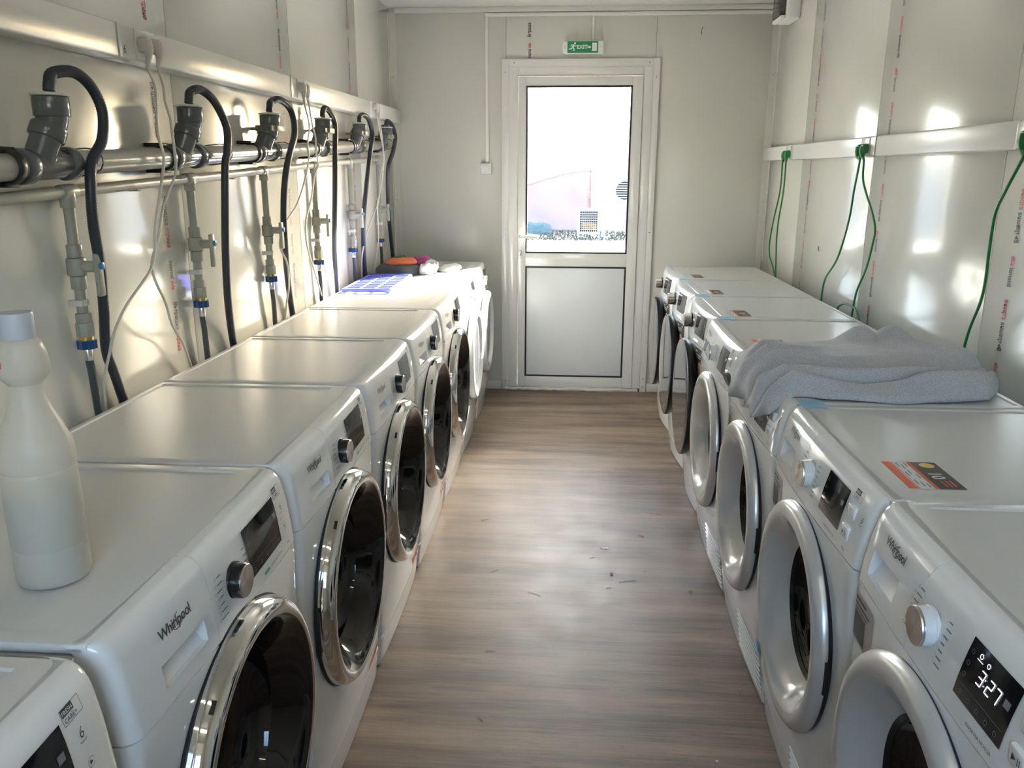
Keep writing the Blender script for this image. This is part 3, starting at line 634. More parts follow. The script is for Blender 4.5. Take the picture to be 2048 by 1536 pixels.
def make_machine(kind):
    left = kind in ('chrome', 'white')
    if left: sh = Shape([(0, .012), (.09, .003), (.2, 0), (.6, 0), (.712, -.003), (.75, .001), (.79, .006), (.82, .012), (.836, .017), (.845, .024), (.85, .034)], .008, .560)
    elif kind == 'silver': sh = Shape([(0, .028), (.09, .015), (.2, .002), (.26, 0), (.6, 0), (.712, -.002), (.75, .002), (.79, .010), (.82, .018), (.836, .024), (.845, .031), (.85, .040)], .008, .583)
    else: sh = Shape([(0, .018), (.09, .008), (.2, 0), (.6, 0), (.712, -.002), (.75, .0), (.79, .004), (.82, .009), (.836, .013), (.845, .019), (.85, .027)], .026, .551)
    root = bpy.data.objects.new('washing_machine' if left else 'tumble_dryer', None); COL.objects.link(root); root.empty_display_size = .05
    if kind == 'glass': root.name = 'washing_machine'
    D = sh.D; LY = .042
    # cabinet, front, plinth
    bm = BM(); box(bm, -HW + .001, HW - .001, .034, D - .006, .012, .833)
    bm.faces.ensure_lookup_table(); bm.faces.remove(min(bm.faces, key=lambda f: f.calc_center_median().y)); obj('cabinet', bm, 'cabinet_side', root)
    cz = .468 if left else (.460 if kind == 'silver' else .455)
    R = {'chrome': .190, 'white': .190, 'silver': .190, 'glass': .150}[kind]
    obj('front_panel', front_panel(sh, R, cz, .092, .709), 'enamel', root)
    kr = [(z, sh.d(z)) for z in (.004, .02, .045, .07, .089)]
    kick = obj('plinth', shell(sh, xs_between(-HW, HW), kr), 'enamel', root)
    # lid with a sunk field
    bm = BM(); box(bm, -HW, HW, LY, D, .836, .850, bev=.005, seg=3)
    top = max((f for f in bm.faces), key=lambda f: f.calc_center_median().z + f.calc_area())
    x0, x1, y0, y1 = -HW + .024, HW - .024, LY + .052, D - .016
    ring = [v for v in top.verts]; q = [bm.verts.new(v) for v in ((x0, y0, .850), (x1, y0, .850), (x1, y1, .850), (x0, y1, .850))]; q2 = [bm.verts.new(v) for v in ((x0 + .003, y0 + .003, .8470), (x1 - .003, y0 + .003, .8470), (x1 - .003, y1 - .003, .8470), (x0 + .003, y1 - .003, .8470))]
    ring.sort(key=lambda v: math.atan2(v.co.y - (y0 + y1) / 2, v.co.x)); q.sort(key=lambda v: math.atan2(v.co.y - (y0 + y1) / 2, v.co.x)); q2.sort(key=lambda v: math.atan2(v.co.y - (y0 + y1) / 2, v.co.x))
    bm.faces.remove(top)
    for k in range(4):
        bm.faces.new((ring[k], ring[(k + 1) % 4], q[(k + 1) % 4], q[k])); bm.faces.new((q[k], q[(k + 1) % 4], q2[(k + 1) % 4], q2[k]))
    bm.faces.new(q2); obj('lid', bm, 'lid_white', root, ang=20)
    # fascia: detergent drawer front and control panel
    zr = [.712, .722, .735, .752, .768, .782, .800, .820, .832, .840, .8455]
    rows = [(z, sh.d(z)) for z in zr] + [(.8488, sh.d(.8455) + .006), (.8500, sh.d(.8455) + .013)]
    tail = LY - .0008
    xa, xc = (-.215, -.098) if left else (-.250, -.138)
    dr = obj('drawer_front', shell(sh, xs_between(-HW, -.068, (xa, xc)), rows, (xa, xc, 2, 4 if left else 5), skirt=.018), 'enamel', root)
    cp = obj('control_panel', shell(sh, xs_between(-.0665, HW), rows, skirt=.018), 'enamel', root)
    # strip closing the console towards the lid
    yb0 = rows[-1][1]
    bm = BM(); xs = xs_between(-HW, HW); a = [bm.verts.new((x, min(yb0 + sh.px(x), LY - .002), .8498)) for x in xs]; c = [bm.verts.new((x, LY - .0012, .8498)) for x in xs]; e_ = [bm.verts.new((x, LY - .0012, .835)) for x in xs]
    for k in range(len(xs) - 1): bm.faces.new((a[k], a[k + 1], c[k + 1], c[k])); bm.faces.new((c[k], c[k + 1], e_[k + 1], e_[k]))
    obj('console_top', bm, 'enamel', root)
    # lettering
    if kind != 'glass':
        bm = BM(); lx, lz = (-.205, .797) if left else (-.222, .806)
        w_ = surf_text(bm, sh, 'Whirlpool', .0215, lx, lz, .012, 0, space=.90)
        arc(bm, sh, lx + w_ * .60, lz + .0065, .0165, .0088, 70, 320, .0013, rot=.35)
        obj('brand_lettering', bm, 'ink', dr, smooth=False, recalc=False)
    # knob
    kx, kz = (.012, .771) if left else ((-.020, .776) if kind == 'silver' else (-.025, .785))
    ky = sh.fy(kx, kz)
    if kind in ('chrome', 'white'):
        bm = BM(); lathe(bm, [(.0295, -.004), (.0295, .002), (.0275, .003), (.0275, .016), (.0268, .018), (0, .018)], kx, ky, kz, 40); kn = obj('knob', bm, 'black_plastic' if kind == 'chrome' else 'silver', root)
        bm = BM(); lathe(bm, [(.0264, .018), (.0264, .0192), (.0254, .0202), (0, .0192)], 0, 0, 0, 40); cpk = obj('knob_cap', bm, 'brushed_cap', kn, (kx, ky, kz))
    elif kind == 'silver':
        bm = BM(); lathe(bm, [(.0295, -.004), (.0295, .001), (.0284, .002), (.0278, .017), (0, .017)], kx, ky, kz, 40); kn = obj('knob', bm, 'knob_white', root)
        bm = BM(); lathe(bm, [(.0282, .0165), (.0282, .0195), (.0274, .0212), (0, .020)], 0, 0, 0, 40); obj('knob_cap', bm, 'brushed_cap', kn, (kx, ky, kz))
    else:
        bm = BM(); lathe(bm, [(.031, -.006), (.031, .005), (.029, .008), (.029, .036), (.027, .040), (0, .040)], kx, ky, kz, 40); kn = obj('knob', bm, 'chrome', root)
        bm = BM(); lathe(bm, [(.0315, .004), (.0315, .010), (.0292, .010)], kx, ky, kz, 40); obj('knob_ring', bm, 'black_plastic', kn)
    # printed legend round the knob
    bm = BM()
    if kind != 'glass':
        for k in range(7):
            dz = .031 - k * .0105
            ln = (.013, .018, .016, .012, .014, .019, .022)[k]
            xl = kx - .040 - (0.004 if 1 < k < 5 else 0)
            surf_line(bm, sh, xl - ln, kz + dz, xl, kz + dz, .0022); surf_line(bm, sh, xl + .002, kz + dz, xl + .007, kz + dz * .8, .0005)
            xr_ = kx + .040
            surf_line(bm, sh, xr_, kz + dz, xr_ + ln * .75, kz + dz, .0022); surf_line(bm, sh, xr_ - .006, kz + dz * .8, xr_ - .002, kz + dz, .0005)
            arc(bm, sh, xl - ln - .005, kz + dz, .0022, .0022, 0, 360, .0006)
        if not left: surf_line(bm, sh, -.071, .735, -.071, .83, .0008); surf_line(bm, sh, -.071, .735, -.045, .735, .0005)
    obj('dial_legend', bm, 'ink_soft', cp, smooth=False, recalc=False)
    # display
    if left: X0, X1, Z0, Z1 = .068, .215, .742, .826
    elif kind == 'silver': X0, X1, Z0, Z1 = .078, .190, .742, .822
    else: X0, X1, Z0, Z1 = .055, .215, .745, .830
    ds = obj('display', patch(sh, X0, X1, Z0, Z1, .0012), 'screen', root)
    bm = BM()
    for k in range(5): x = X0 + .016 + k * (X1 - X0 - .03) / 4; arc(bm, sh, x, Z0 + .010, .0030, .0030, 0, 360, .0006, .0018)
    surf_line(bm, sh, X0 + .006, Z0 + .020, X1 - .006, Z0 + .020, .0004, .0018)
    for k in range(3): arc(bm, sh, X0 + .010, Z0 + .032 + k * .016, .0028, .0028, 0, 360, .0005, .0018)
    surf_line(bm, sh, X1 - .020, Z1 - .030, X1 - .008, Z1 - .030, .010, .0017)
    obj('display_icons', bm, 'ink_soft', ds, smooth=False, recalc=False)
    # right hand marks: badge, 6, buttons, motor line
    if kind != 'glass':
        bx = .222 if left else .205
        bm = BM()
        for p in ((bx, .817, bx + .034, .817), (bx, .835, bx + .034, .835), (bx, .817, bx, .835), (bx + .034, .817, bx + .034, .835)): surf_line(bm, sh, *p, .0006)
        surf_line(bm, sh, bx + .001, .8305, bx + .022, .8305, .0085); surf_text(bm, sh, 'CARE+', .0075, bx + .002, .8190)
        obj('badge_lettering', bm, 'ink', cp, smooth=False, recalc=False); bm = BM()
        surf_text(bm, sh, '6', .0185, (.236 if left else .262), .791, -.008, .1); arc(bm, sh, (.2405 if left else .2665), .7885, .006, .002, 180, 350, .0009)
        obj('sense_symbol', bm, 'ink', cp, smooth=False, recalc=False); bm = BM()
        surf_text(bm, sh, 'INVERTER MOTOR', .0068, (.150 if left else .120), .7225, .0, 0, space=1.05); obj('motor_lettering', bm, 'ink', cp, smooth=False, recalc=False); bm = BM(); surf_text(bm, sh, '8 kg', .0072, (.240 if left else .222), .7225, .006)
        obj('load_lettering', bm, 'ink', cp, smooth=False, recalc=False)
        bm = BM(); surf_text(bm, sh, 'FRESH', .0068, bx + .0015, .8280, .004, off=.0013); obj('badge_lettering', bm, 'white_paper', cp, smooth=False, recalc=False)
        if left:
            bm = BM(); surf_line(bm, sh, .118, .7248, .143, .7248, .0055); obj('teal_mark', bm, 'ink_teal', cp, smooth=False, recalc=False)
            bm = BM(); arc(bm, sh, .243, .758, .006, .006, 20, 330, .0006); add_geo(bm, [(.2405, .755), (.2405, .761), (.246, .758)], [(0, 1, 2)], lambda x, z: (x, sh.fy(x, z) - .0009, z)); obj('start_symbol', bm, 'ink', cp, smooth=False, recalc=False)
        else:
            for zb in (.781, .742):
                by = sh.fy(.222, zb + .012); bm = BM(); box(bm, .206, .238, by - .0035, by + .012, zb, zb + .026, bev=.003, seg=3)
                bt = obj('push_button', bm, 'enamel', cp)
                bm = BM(); f_ = lambda x, z: (x, by - .0042, z)
                if zb < .76: add_geo(bm, [(.214, zb + .008), (.214, zb + .018), (.223, zb + .013)], [(0, 1, 2)], f_); add_geo(bm, [(.226, zb + .008), (.2275, zb + .008), (.2275, zb + .018), (.226, zb + .018)], [(0, 1, 2, 3)], f_); add_geo(bm, [(.230, zb + .008), (.2315, zb + .008), (.2315, zb + .018), (.230, zb + .018)], [(0, 1, 2, 3)], f_)
                else:
                    for k in range(16):
                        a, c = 2 * PI * k / 16, 2 * PI * (k + 1) / 16; add_geo(bm, [(.222 + r_ * math.cos(t_), zb + .013 + r_ * math.sin(t_)) for r_, t_ in ((.006, a), (.005, a), (.005, c), (.006, c))], [(0, 1, 2, 3)], f_)
                obj('button_symbol', bm, 'ink', bt, smooth=False, recalc=False)
    # door
    y0 = sh.fy(0, cz) + (0 if kind != 'glass' else .0)
    if kind == 'chrome':
        bm = BM(); lathe(bm, [(.206, .0), (.247, .001), (.2495, .004), (.2495, .013), (.2465, .024), (.241, .031), (.235, .0355), (.228, .0375), (.222, .0372), (.219, .035)], 0, y0, cz, 96); door_ = obj('door', bm, 'chrome', root)
        bm = BM(); lathe(bm, [(.251, -.003), (.252, .0), (.252, .0035), (.2475, .0038)], 0, y0, cz, 96); obj('door_gap_shade', bm, 'rubber_and_shade_black', door_)  # black band paints the shadow gap behind the chrome ring
        bm = BM(); lathe(bm, [(.2195, .0355), (.214, .033), (.204, .024), (.192, .008), (.180, -.012), (.170, -.028)], 0, y0, cz, 96); obj('door_bezel', bm, 'smoke_bezel', door_)
        bm = BM(); lathe(bm, [(.170, -.028), (.165, -.046), (.150, -.066), (.120, -.080), (.07, -.087), (0, -.088)], 0, y0, cz, 72); obj('door_glass', bm, 'dark_glass', door_)
        bm = BM(); box(bm, -.2525, -.246, y0 - .0085, y0 + .002, cz - .06, cz + .05, bev=.001); obj('door_hinge', bm, 'rubber_and_shade_black', door_)
        a = math.radians(128); cx_, cz_ = .2445 * math.cos(a), cz + .2445 * math.sin(a); bm = BM()
        vsb = box(bm, -.010, .010, -.008, .008, -.005, .003, bev=.001); bmesh.ops.rotate(bm, verts=bm.verts[:], cent=(0, 0, 0), matrix=Matrix.Rotation(-(a - PI / 2), 3, 'Y')); bmesh.ops.translate(bm, verts=bm.verts[:], vec=(cx_, y0 - .018, cz_)); obj('latch_slot_shade', bm, 'rubber_and_shade_black', door_)  # solid black block, its colour stands for the shade in a hole
        bm = BM(); cyl(bm, (-.01, y0 - .008, cz - .251), (.01, y0 - .008, cz - .251), .005, seg=10, bev=.001); obj('door_stud', bm, 'enamel', door_)
    elif kind == 'white':
        bm = BM(); lathe(bm, [(.205, .0), (.240, .001), (.2425, .006), (.2415, .022), (.235, .033), (.224, .038), (.205, .038), (.190, .030), (.182, .020)], 0, y0, cz, 96); door_ = obj('door', bm, 'enamel', root)
        bm = BM(); lathe(bm, [(.1835, .022), (.165, .024), (.12, .027), (0, .030)], 0, y0, cz, 72); obj('door_glass', bm, 'mirror_glass', door_)
        bm = BM(); lathe(bm, [(.245, -.003), (.246, .0), (.246, .0035), (.2405, .0038)], 0, y0, cz, 96); obj('door_gap_shade', bm, 'rubber_and_shade_black', door_)  # shadow gap behind the white ring, drawn as a black band
        bm = BM(); box(bm, -.2485, -.239, y0 - .012, y0 + .002, cz - .05, cz + .05, bev=.002); obj('door_hinge', bm, 'rubber_and_shade_black', door_)
    elif kind == 'silver':
        bm = BM(); lathe(bm, [(.228, .001), (.241, .002), (.2450, .006), (.2450, .012), (.241, .020), (.234, .026), (.225, .029), (.215, .029), (.208, .027)], 0, y0, cz, 96); door_ = obj('door', bm, 'silver', root)
        bm = BM(); lathe(bm, [(.208, .027), (.201, .024), (.188, .014), (.172, -.002), (.160, -.018), (.152, -.032)], 0, y0, cz, 96); obj('door_funnel', bm, 'pearl', door_)
        bm = BM(); lathe(bm, [(.240, -.006), (.243, .0035), (.230, .0035)], 0, y0, cz, 96); obj('door_gap_shade', bm, 'rubber_and_shade_black', door_)  # black collar paints the shadow gap where the ring stands off the body
        bm = BM(); lathe(bm, [(.1525, -.030), (.147, -.038), (.141, -.038)], 0, y0, cz, 96); obj('door_bezel', bm, 'black_plastic', door_)
        bm = BM(); lathe(bm, [(.142, -.038), (.131, -.054), (.10, -.066), (.05, -.072), (0, -.073)], 0, y0, cz, 72); obj('door_glass', bm, 'dark_glass', door_)
        bm = BM(); box(bm, .236, .2462, y0 - .010, y0 + .002, cz - .035, cz + .035, bev=.001); obj('door_hinge', bm, 'rubber_and_shade_black', door_)
    else:
        bm = BM(); lathe(bm, [(.16, -.006), (.228, -.006), (.240, .002), (.248, .012), (.2515, .026), (.2505, .036), (.245, .039)], 0, y0, cz, 96); door_ = obj('door', bm, 'black_rim', root)
        bm = BM(); lathe(bm, [(.2455, .0385), (.240, .0405), (.20, .042), (.12, .0435), (0, .0445)], 0, y0, cz, 96); obj('door_glass', bm, 'mirror_glass', door_)
    # lower details
    if left:
        bm = patch(sh, .150, .285, .100, .116, .0008, 8, 1); obj('red_sticker', bm, 'red_paper', root)
        bm = patch(sh, .150, .285, .118, .126, .0008, 8, 1); obj('white_sticker', bm, 'white_paper', root)
        bm = BM(); surf_line(bm, sh, .06, .012, .06, .085, .0012); surf_line(bm, sh, .06, .085, .27, .085, .0012); surf_line(bm, sh, .27, .012, .27, .085, .0012); obj('filter_flap_seam', bm, 'ink_soft', kick, smooth=False, recalc=False)
    elif kind == 'silver':
        # louvred flap in the lower right
        for k in range(8):
            zz = .030 + k * .0165; bm = BM()
            x0, x1 = .045, .285
            pr = [(0, 0), (-.0035, .0008), (-.0040, .0045), (0, .0068)]
            xs = [x0 + (x1 - x0) * j / 8 for j in range(9)]; rr = [[bm.verts.new((x, sh.fy(x, zz + b_) + a - .001, zz + b_)) for a, b_ in pr] for x in xs]
            for a, c in zip(rr, rr[1:]):
                for q in range(3): bm.faces.new((a[q], a[q + 1], c[q + 1], c[q]))
            bm.faces.new(rr[0]); bm.faces.new(rr[-1][::-1]); obj('vent_slat', bm, 'enamel', root)
        for k in range(7):
            zz = .030 + k * .0165; obj('vent_slot_shade', patch(sh, .045, .285, zz + .0070, zz + .0163, .0006, 8, 1), 'rubber_and_shade_black', root)  # flat black strips paint the shade between the slats
        obj('info_sticker', patch(sh, -.285, -.190, .600, .690, .0009, 6, 6), 'grey_paper', root)
        st = obj('sticker_picture', patch(sh, -.280, -.222, .606, .656, .0013, 6, 6), 'black_paper', root)
        bm = BM(); surf_line(bm, sh, -.278, .680, -.225, .680, .005, .0014); surf_line(bm, sh, -.278, .669, -.205, .669, .004, .0014); surf_line(bm, sh, -.278, .661, -.215, .661, .003, .0014); obj('sticker_lettering', bm, 'ink', root, smooth=False, recalc=False)
        obj('blue_tape', patch(sh, .262, HW - .002, .150, .188, .0011, 6, 2), 'blue_tape', root)
    else:
        obj('info_sticker', patch(sh, .105, .245, .585, .700, .0009, 6, 6), 'black_paper', root)
        bm = BM()
        for k in range(18): pass
        add_geo(bm, [(.185 + .026 * math.cos(k * PI / 9), .618 + .030 * math.sin(k * PI / 9)) for k in range(18)], [tuple(range(18))], lambda x, z: (x, sh.fy(x, z) - .0015, z)); obj('sticker_picture', bm, 'skin_print', root, smooth=False, recalc=False)
        bm = BM(); surf_line(bm, sh, .12, .685, .22, .685, .006, .0014); surf_line(bm, sh, .12, .672, .20, .672, .004, .0014); surf_line(bm, sh, .12, .662, .19, .662, .003, .0014); obj('sticker_lettering', bm, 'white_paper', root, smooth=False, recalc=False)
    if not left:
        # paper labels on the lid
        zl = .8476; oy = 0 if kind == 'silver' else -.032
        def flat(name, x0, x1, y0, y1, mt, dz=.0, parent=root):
            bm = BM(); add_geo(bm, [(x0, y0), (x1, y0), (x1, y1), (x0, y1)], [(0, 1, 2, 3)], lambda x, y: (x, y + oy, zl + dz)); return obj(name, bm, mt, parent, smooth=False, recalc=False)
        flat('orange_label', .094, .233, .091, .114, 'orange_paper')
        wlab = flat('white_label', .094, .233, .118, .142, 'white_paper')
        bm = BM()
        for y_, xs in ((.121, (.10, .15, .19)), (.128, (.11, .14, .20)), (.136, (.10, .16, .205))):
            for x_ in xs: add_geo(bm, [(x_, y_), (x_ + .022, y_), (x_ + .022, y_ + .0025), (x_, y_ + .0025)], [(0, 1, 2, 3)], lambda x, y: (x, y + oy, zl + .0004))
        obj('label_lettering', bm, 'ink_soft', wlab, smooth=False, recalc=False)
        bl = flat('black_label', .094, .233, .148, .198, 'black_paper')
        flat('orange_edge', .094, .233, .1435, .150, 'orange_paper', .0003, bl)
        bm = BM(); g = text_geo('10', .034, .02)   # reads from the aisle side
        add_geo(bm, g[0], g[1], lambda x, y: (.150 + x, .160 + y * 1.0 + oy, zl + .0005)); obj('label_number', bm, 'white_paper', bl, smooth=False, recalc=False)
        bm = BM(); add_geo(bm, [(.113 + .014 * math.cos(k * PI / 9), .176 + .014 * math.sin(k * PI / 9)) for k in range(18)], [tuple(range(18))], lambda x, y: (x, y + oy, zl + .0005)); obj('label_seal', bm, 'brass', bl, smooth=False, recalc=False)
        bm = BM()
        for y_ in (.166, .174, .182): add_geo(bm, [(.192, y_), (.222, y_), (.222, y_ + .004), (.192, y_ + .004)], [(0, 1, 2, 3)], lambda x, y: (x, y + oy, zl + .0005))
        obj('label_lettering', bm, 'red_paper', bl, smooth=False, recalc=False)
    return root, sh

protos = {k: make_machine(k) for k in ('chrome', 'white', 'silver', 'glass')}
used = set()
def place(kind, x, y, rz, label, cat, group):
    proto = protos[kind][0]
    r = copy_tree(proto) if kind in used else proto
    used.add(kind); r.location = (x, y, 0); r.rotation_euler = (0, 0, rz); tag(r, label, cat, group); return r
YL0, PL = 1.4004, .6069
LW = [('chrome', 'white washing machine cut off in the bottom left corner of the picture'),
 ('chrome', 'white washing machine with chrome door carrying the detergent bottle'),
 ('chrome', 'white washing machine with chrome door just behind the one carrying the bottle'),
 ('chrome', 'white washing machine with chrome door, fourth from the camera in the left row'),
 ('chrome', 'white washing machine with chrome door, fifth from the camera in the left row'),
 ('chrome', 'white washing machine with chrome door, its lid half in sun under the blue tray'),
 ('white', 'sunlit white washing machine with white door, second from the far end of the left row'),
 ('white', 'sunlit white washing machine at the far end of the left row under the clothes')]
for k, (kind, lb) in enumerate(LW):
    yc = YL0 + (k - 2) * PL + PL / 2 + (-.012 if k == 0 else 0)
    place(kind, -.520, yc, PI / 2, lb, 'washing machine', 'machines in the left row')
YR0, PR = 1.325, .595
RW = [('silver', 'white tumble dryer showing 3:27, cut off in the bottom right corner'),
 ('silver', 'white tumble dryer with silver door between the 3:27 one and the sweatshirt'),
 ('silver', 'white tumble dryer with silver door under the grey sweatshirt'),
 ('silver', 'white tumble dryer with silver door just beyond the grey sweatshirt'),
 ('glass', 'white bow-fronted machine with glass door, nearest of the three on the right'),
 ('glass', 'white bow-fronted machine with glass door, middle of the three on the right'),
 ('glass', 'white bow-fronted machine with glass door at the far end of the right row')]
dryers = []
for k, (kind, lb) in enumerate(RW):
    yc = YR0 + (k - 1) * PR + PR / 2
    dryers.append(place(kind, .513 if kind == 'silver' else .545, yc, -PI / 2, lb, 'tumble dryer' if kind == 'silver' else 'washing machine', 'machines in the right row'))
# the lit read-out on the nearest dryer
sh = protos['silver'][1]; ds = [c for c in dryers[0].children if c.name.startswith('display')][0]
bm = BM(); w7 = .0095; h7 = .019; t7 = .0014
SEG = {'3': 'abgcd', '2': 'abged', '7': 'abc'}
def seg7(ch, x, z):
    P = {'a': ((0, h7), (w7, h7)), 'b': ((w7, h7), (w7, h7 / 2)), 'c': ((w7, h7 / 2), (w7, 0)), 'd': ((0, 0), (w7, 0)), 'e': ((0, 0), (0, h7 / 2)), 'f': ((0, h7 / 2), (0, h7)), 'g': ((0, h7 / 2), (w7, h7 / 2))}
    for s_ in SEG[ch]:
        (a, b_), (c, d) = P[s_]; sl = .18
        surf_line(bm, sh, x + a + b_ * sl, z + b_, x + c + d * sl, z + d, t7, .0020)
seg7('3', .114, .779); seg7('2', .134, .779); seg7('7', .149, .779)
for dz in (.005, .013): surf_line(bm, sh, .1285, .779 + dz, .1302, .779 + dz, .0016, .0020)
surf_line(bm, sh, .100, .804, .113, .804, .0007, .0020); arc(bm, sh, .106, .810, .003, .003, 0, 360, .0007, .0020); arc(bm, sh, .124, .808, .0028, .0028, 0, 360, .0007, .0020)
obj('display_digits', bm, 'digit_glow', ds, smooth=False, recalc=False)

# blue packing tape bridging neighbouring lids
TL = ['under the near edge of the grey sweatshirt', None, 'just beyond the grey sweatshirt', 'third from the far right end', 'second from the far right end', 'at the far end of the right row']
for k, lb in ((1, TL[0]), (3, TL[2]), (4, TL[3]), (5, TL[4]), (6, TL[5])):
    yb = YR0 + k * PR; x0 = .568 if k > 1 else .560
    ya, yc2 = yb - .034, yb + (.030 if k < 6 else -.004)
    bm = BM(); box(bm, x0, x0 + .058, ya, yc2, .8504, .8512)
    tag(obj('packing_tape', bm, 'blue_tape', smooth=False), 'strip of blue tape on the lid edge ' + lb, 'tape', 'blue tape strips on the right row')

# ================================================================== THINGS ON THE MACHINES
# detergent bottle
bt = thing('detergent_bottle', 'translucent white plastic bottle with lilac cap, half full', 'bottle', (-.703, .962, .8485))
prof = [(0, .0), (.038, .0), (.044, .003), (.0465, .010), (.0465, .050), (.0452, .054), (.0465, .058), (.0470, .100), (.0465, .158), (.0450, .162), (.0468, .167), (.0460, .186), (.0445, .196), (.0405, .206), (.0385, .211), (.0350, .222), (.0270, .240), (.0215, .256), (.0195, .270), (.0200, .276), (.0270, .284), (.0310, .291), (.0315, .300), (.0295, .316), (.0260, .328), (.0215, .335), (.0195, .336)]
bm = BM(); lathe_z(bm, prof, 0, 0, 0, 48); obj('bottle_body', bm, 'bottle_plastic', bt)
bm = BM(); lathe_z(bm, [(0, .335), (.0195, .335), (.0200, .338), (.0205, .366), (.0195, .369), (0, .370)], 0, 0, 0, 40); obj('bottle_cap', bm, 'bottle_cap', bt)
bm = BM(); lathe_z(bm, [(0, .004), (.042, .004), (.0445, .012), (.0445, .130), (0, .130)], 0, 0, 0, 40); obj('liquid', bm, 'liquid', bt)
bm = BM()
for k in range(9):
    a = -2.05 + k * .07
    for dz in (0,): pass
for (za, zb_, a0, a1) in ((.302, .310, -2.35, -1.75), (.2965, .300, -2.25, -1.85)):
    V = []
    for k in range(9):
        a = a0 + (a1 - a0) * k / 8; rr = .0324
        V.append(((rr * math.cos(a), rr * math.sin(a), za), ((rr - .001) * math.cos(a), (rr - .001) * math.sin(a), zb_)))
    q = [[bm.verts.new(p) for p in v] for v in V]
    for a, c in zip(q, q[1:]): bm.faces.new((a[0], c[0], c[1], a[1]))
obj('red_print', bm, 'red_paper', bt)

# grey sweatshirt: a crumpled sheet with rolled edges and folds
def coons(s, t, c0, c1, d0, d1):
    def ev(L, u):
        f = u * (len(L) - 1); i = min(int(f), len(L) - 2); k = f - i
        k = k * k * (3 - 2 * k) * .35 + k * .65
        return Vector(L[i]).lerp(Vector(L[i + 1]), k)
    return (1 - t) * ev(c0, s) + t * ev(c1, s) + (1 - s) * ev(d0, t) + s * ev(d1, t) - ((1 - s) * (1 - t) * Vector(c0[0]) + s * (1 - t) * Vector(c0[-1]) + (1 - s) * t * Vector(c1[0]) + s * t * Vector(c1[-1]))
near = [(.500, 1.990), (.60, 1.965), (.72, 1.940), (.84, 1.925), (.95, 1.950), (1.03, 1.985), (1.078, 2.045)]
far = [(.486, 2.455), (.58, 2.470), (.70, 2.470), (.80, 2.520), (.90, 2.545), (1.00, 2.50), (1.085, 2.330)]
lft = [(.500, 1.990), (.480, 2.08), (.492, 2.20), (.474, 2.34), (.486, 2.455)]
rgt = [(1.078, 2.045), (1.108, 2.10), (1.112, 2.20), (1.108, 2.27), (1.085, 2.330)]
def lidz(x): return .8505 if x > .56 else .8505 - (.56 - x) * .95 if x > .50 else .7935 - (.50 - x) * 1.6
NS, NT = 150, 120
def gs(d, w): return math.exp(-(d / w) ** 2)
def shirt_h(s, t, p):
    e = min(1, min(t / .07, (1 - t) / .14)); e = math.sqrt(max(0, 1 - (1 - e) ** 2))
    e2 = min(1, min(s / .04, (1 - s) / .05)); e2 = math.sqrt(max(0, 1 - (1 - e2) ** 2))
    w1 = noise.noise(Vector((p.x * 4, p.y * 4, 1.3))); w2 = noise.noise(Vector((p.x * 9, p.y * 11, 4.1))); w3 = noise.noise(Vector((p.x * 20, p.y * 24, 2.2)))
    body = .020 + .010 * s + .016 / (1 + math.exp(-(t - .42 - .05 * w1) * 30)) + .006 * w1
    fade = 1 - .55 * s
    # two long rolls along the near edge, the second dying out towards the hem
    body += .016 * (1 + .55 * math.sin(10.5 * s + .8)) * gs(t - (.095 + .03 * math.sin(3.3 * s + .2) + .02 * w1), .055)
    body += .021 * gs(t - (.265 + .05 * math.sin(3.0 * s + 1.1) - .04 * s + .03 * w1), .048) * max(0, 1 - max(0, s - .62) * 2.4)
    body -= .011 * gs(t - (.19 + .04 * math.sin(3.1 * s + .6) + .03 * w1), .016)
    body -= .010 * gs(t - (.375 + .05 * math.sin(2.6 * s + 1.4) - .03 * s), .018) * max(0, 1 - s)
    # gathers running in from the sleeve
    for g, a0, dp, ln in ((-.75, .40, .012, .34), (.10, .50, .010, .46), (.62, .58, .013, .38), (1.25, .68, .011, .30)):
        body += dp * gs(t - (a0 + g * s + .05 * math.sin(9 * s + 3 * g) + .03 * w2), .032) * max(0, 1 - s / ln) ** .6
    # tucked corner at the hem
    body -= .012 * gs((t - .36) - .8 * (s - .88), .02) * max(0, (s - .80) / .2)
    body += .012 * gs((t - .22) - .5 * (s - .85), .05) * max(0, (s - .70) / .3)
    hump = .044 * gs(s - .60, .075) * gs(t - .87, .07) + .040 * gs(s - .75, .055) * gs(t - .86, .07) + .018 * gs(s - .92, .06) * gs(t - .66, .14)
    return max(.002, .028 + (body - .028) * 1.9 + .004 * w2 + .0015 * w3 + hump) * e * e2
bm = BM(); G = []
for i in range(NT + 1):
    row = []
    for j in range(NS + 1):
        s, t = j / NS, i / NT; p = coons(s, t, near, far, lft, rgt)
        p = p + Vector((.008 * noise.noise(Vector((p.x * 11, p.y * 11, 9))), (.007 + .016 * (1 - t) ** 3) * noise.noise(Vector((p.x * 13, p.y * 9, 5)))))
        row.append(bm.verts.new((p.x, p.y, lidz(p.x) + .002 + shirt_h(s, t, p))))
    G.append(row)
Bt = [[None] * (NS + 1) for _ in range(NT + 1)]
for i in range(NT + 1):
    for j in range(NS + 1):
        if i in (0, NT) or j in (0, NS): Bt[i][j] = G[i][j]
        elif i % 3 == 0 or True: Bt[i][j] = bm.verts.new((G[i][j].co.x, G[i][j].co.y, lidz(G[i][j].co.x) + .0012))
for i in range(NT):
    for j in range(NS):
        bm.faces.new((G[i][j], G[i][j + 1], G[i + 1][j + 1], G[i + 1][j])); bm.faces.new((Bt[i][j], Bt[i + 1][j], Bt[i + 1][j + 1], Bt[i][j + 1]))
ss = thing('sweatshirt', 'crumpled light grey sweatshirt lying across a dryer on the right', 'sweatshirt', (.80, 2.2, .85))
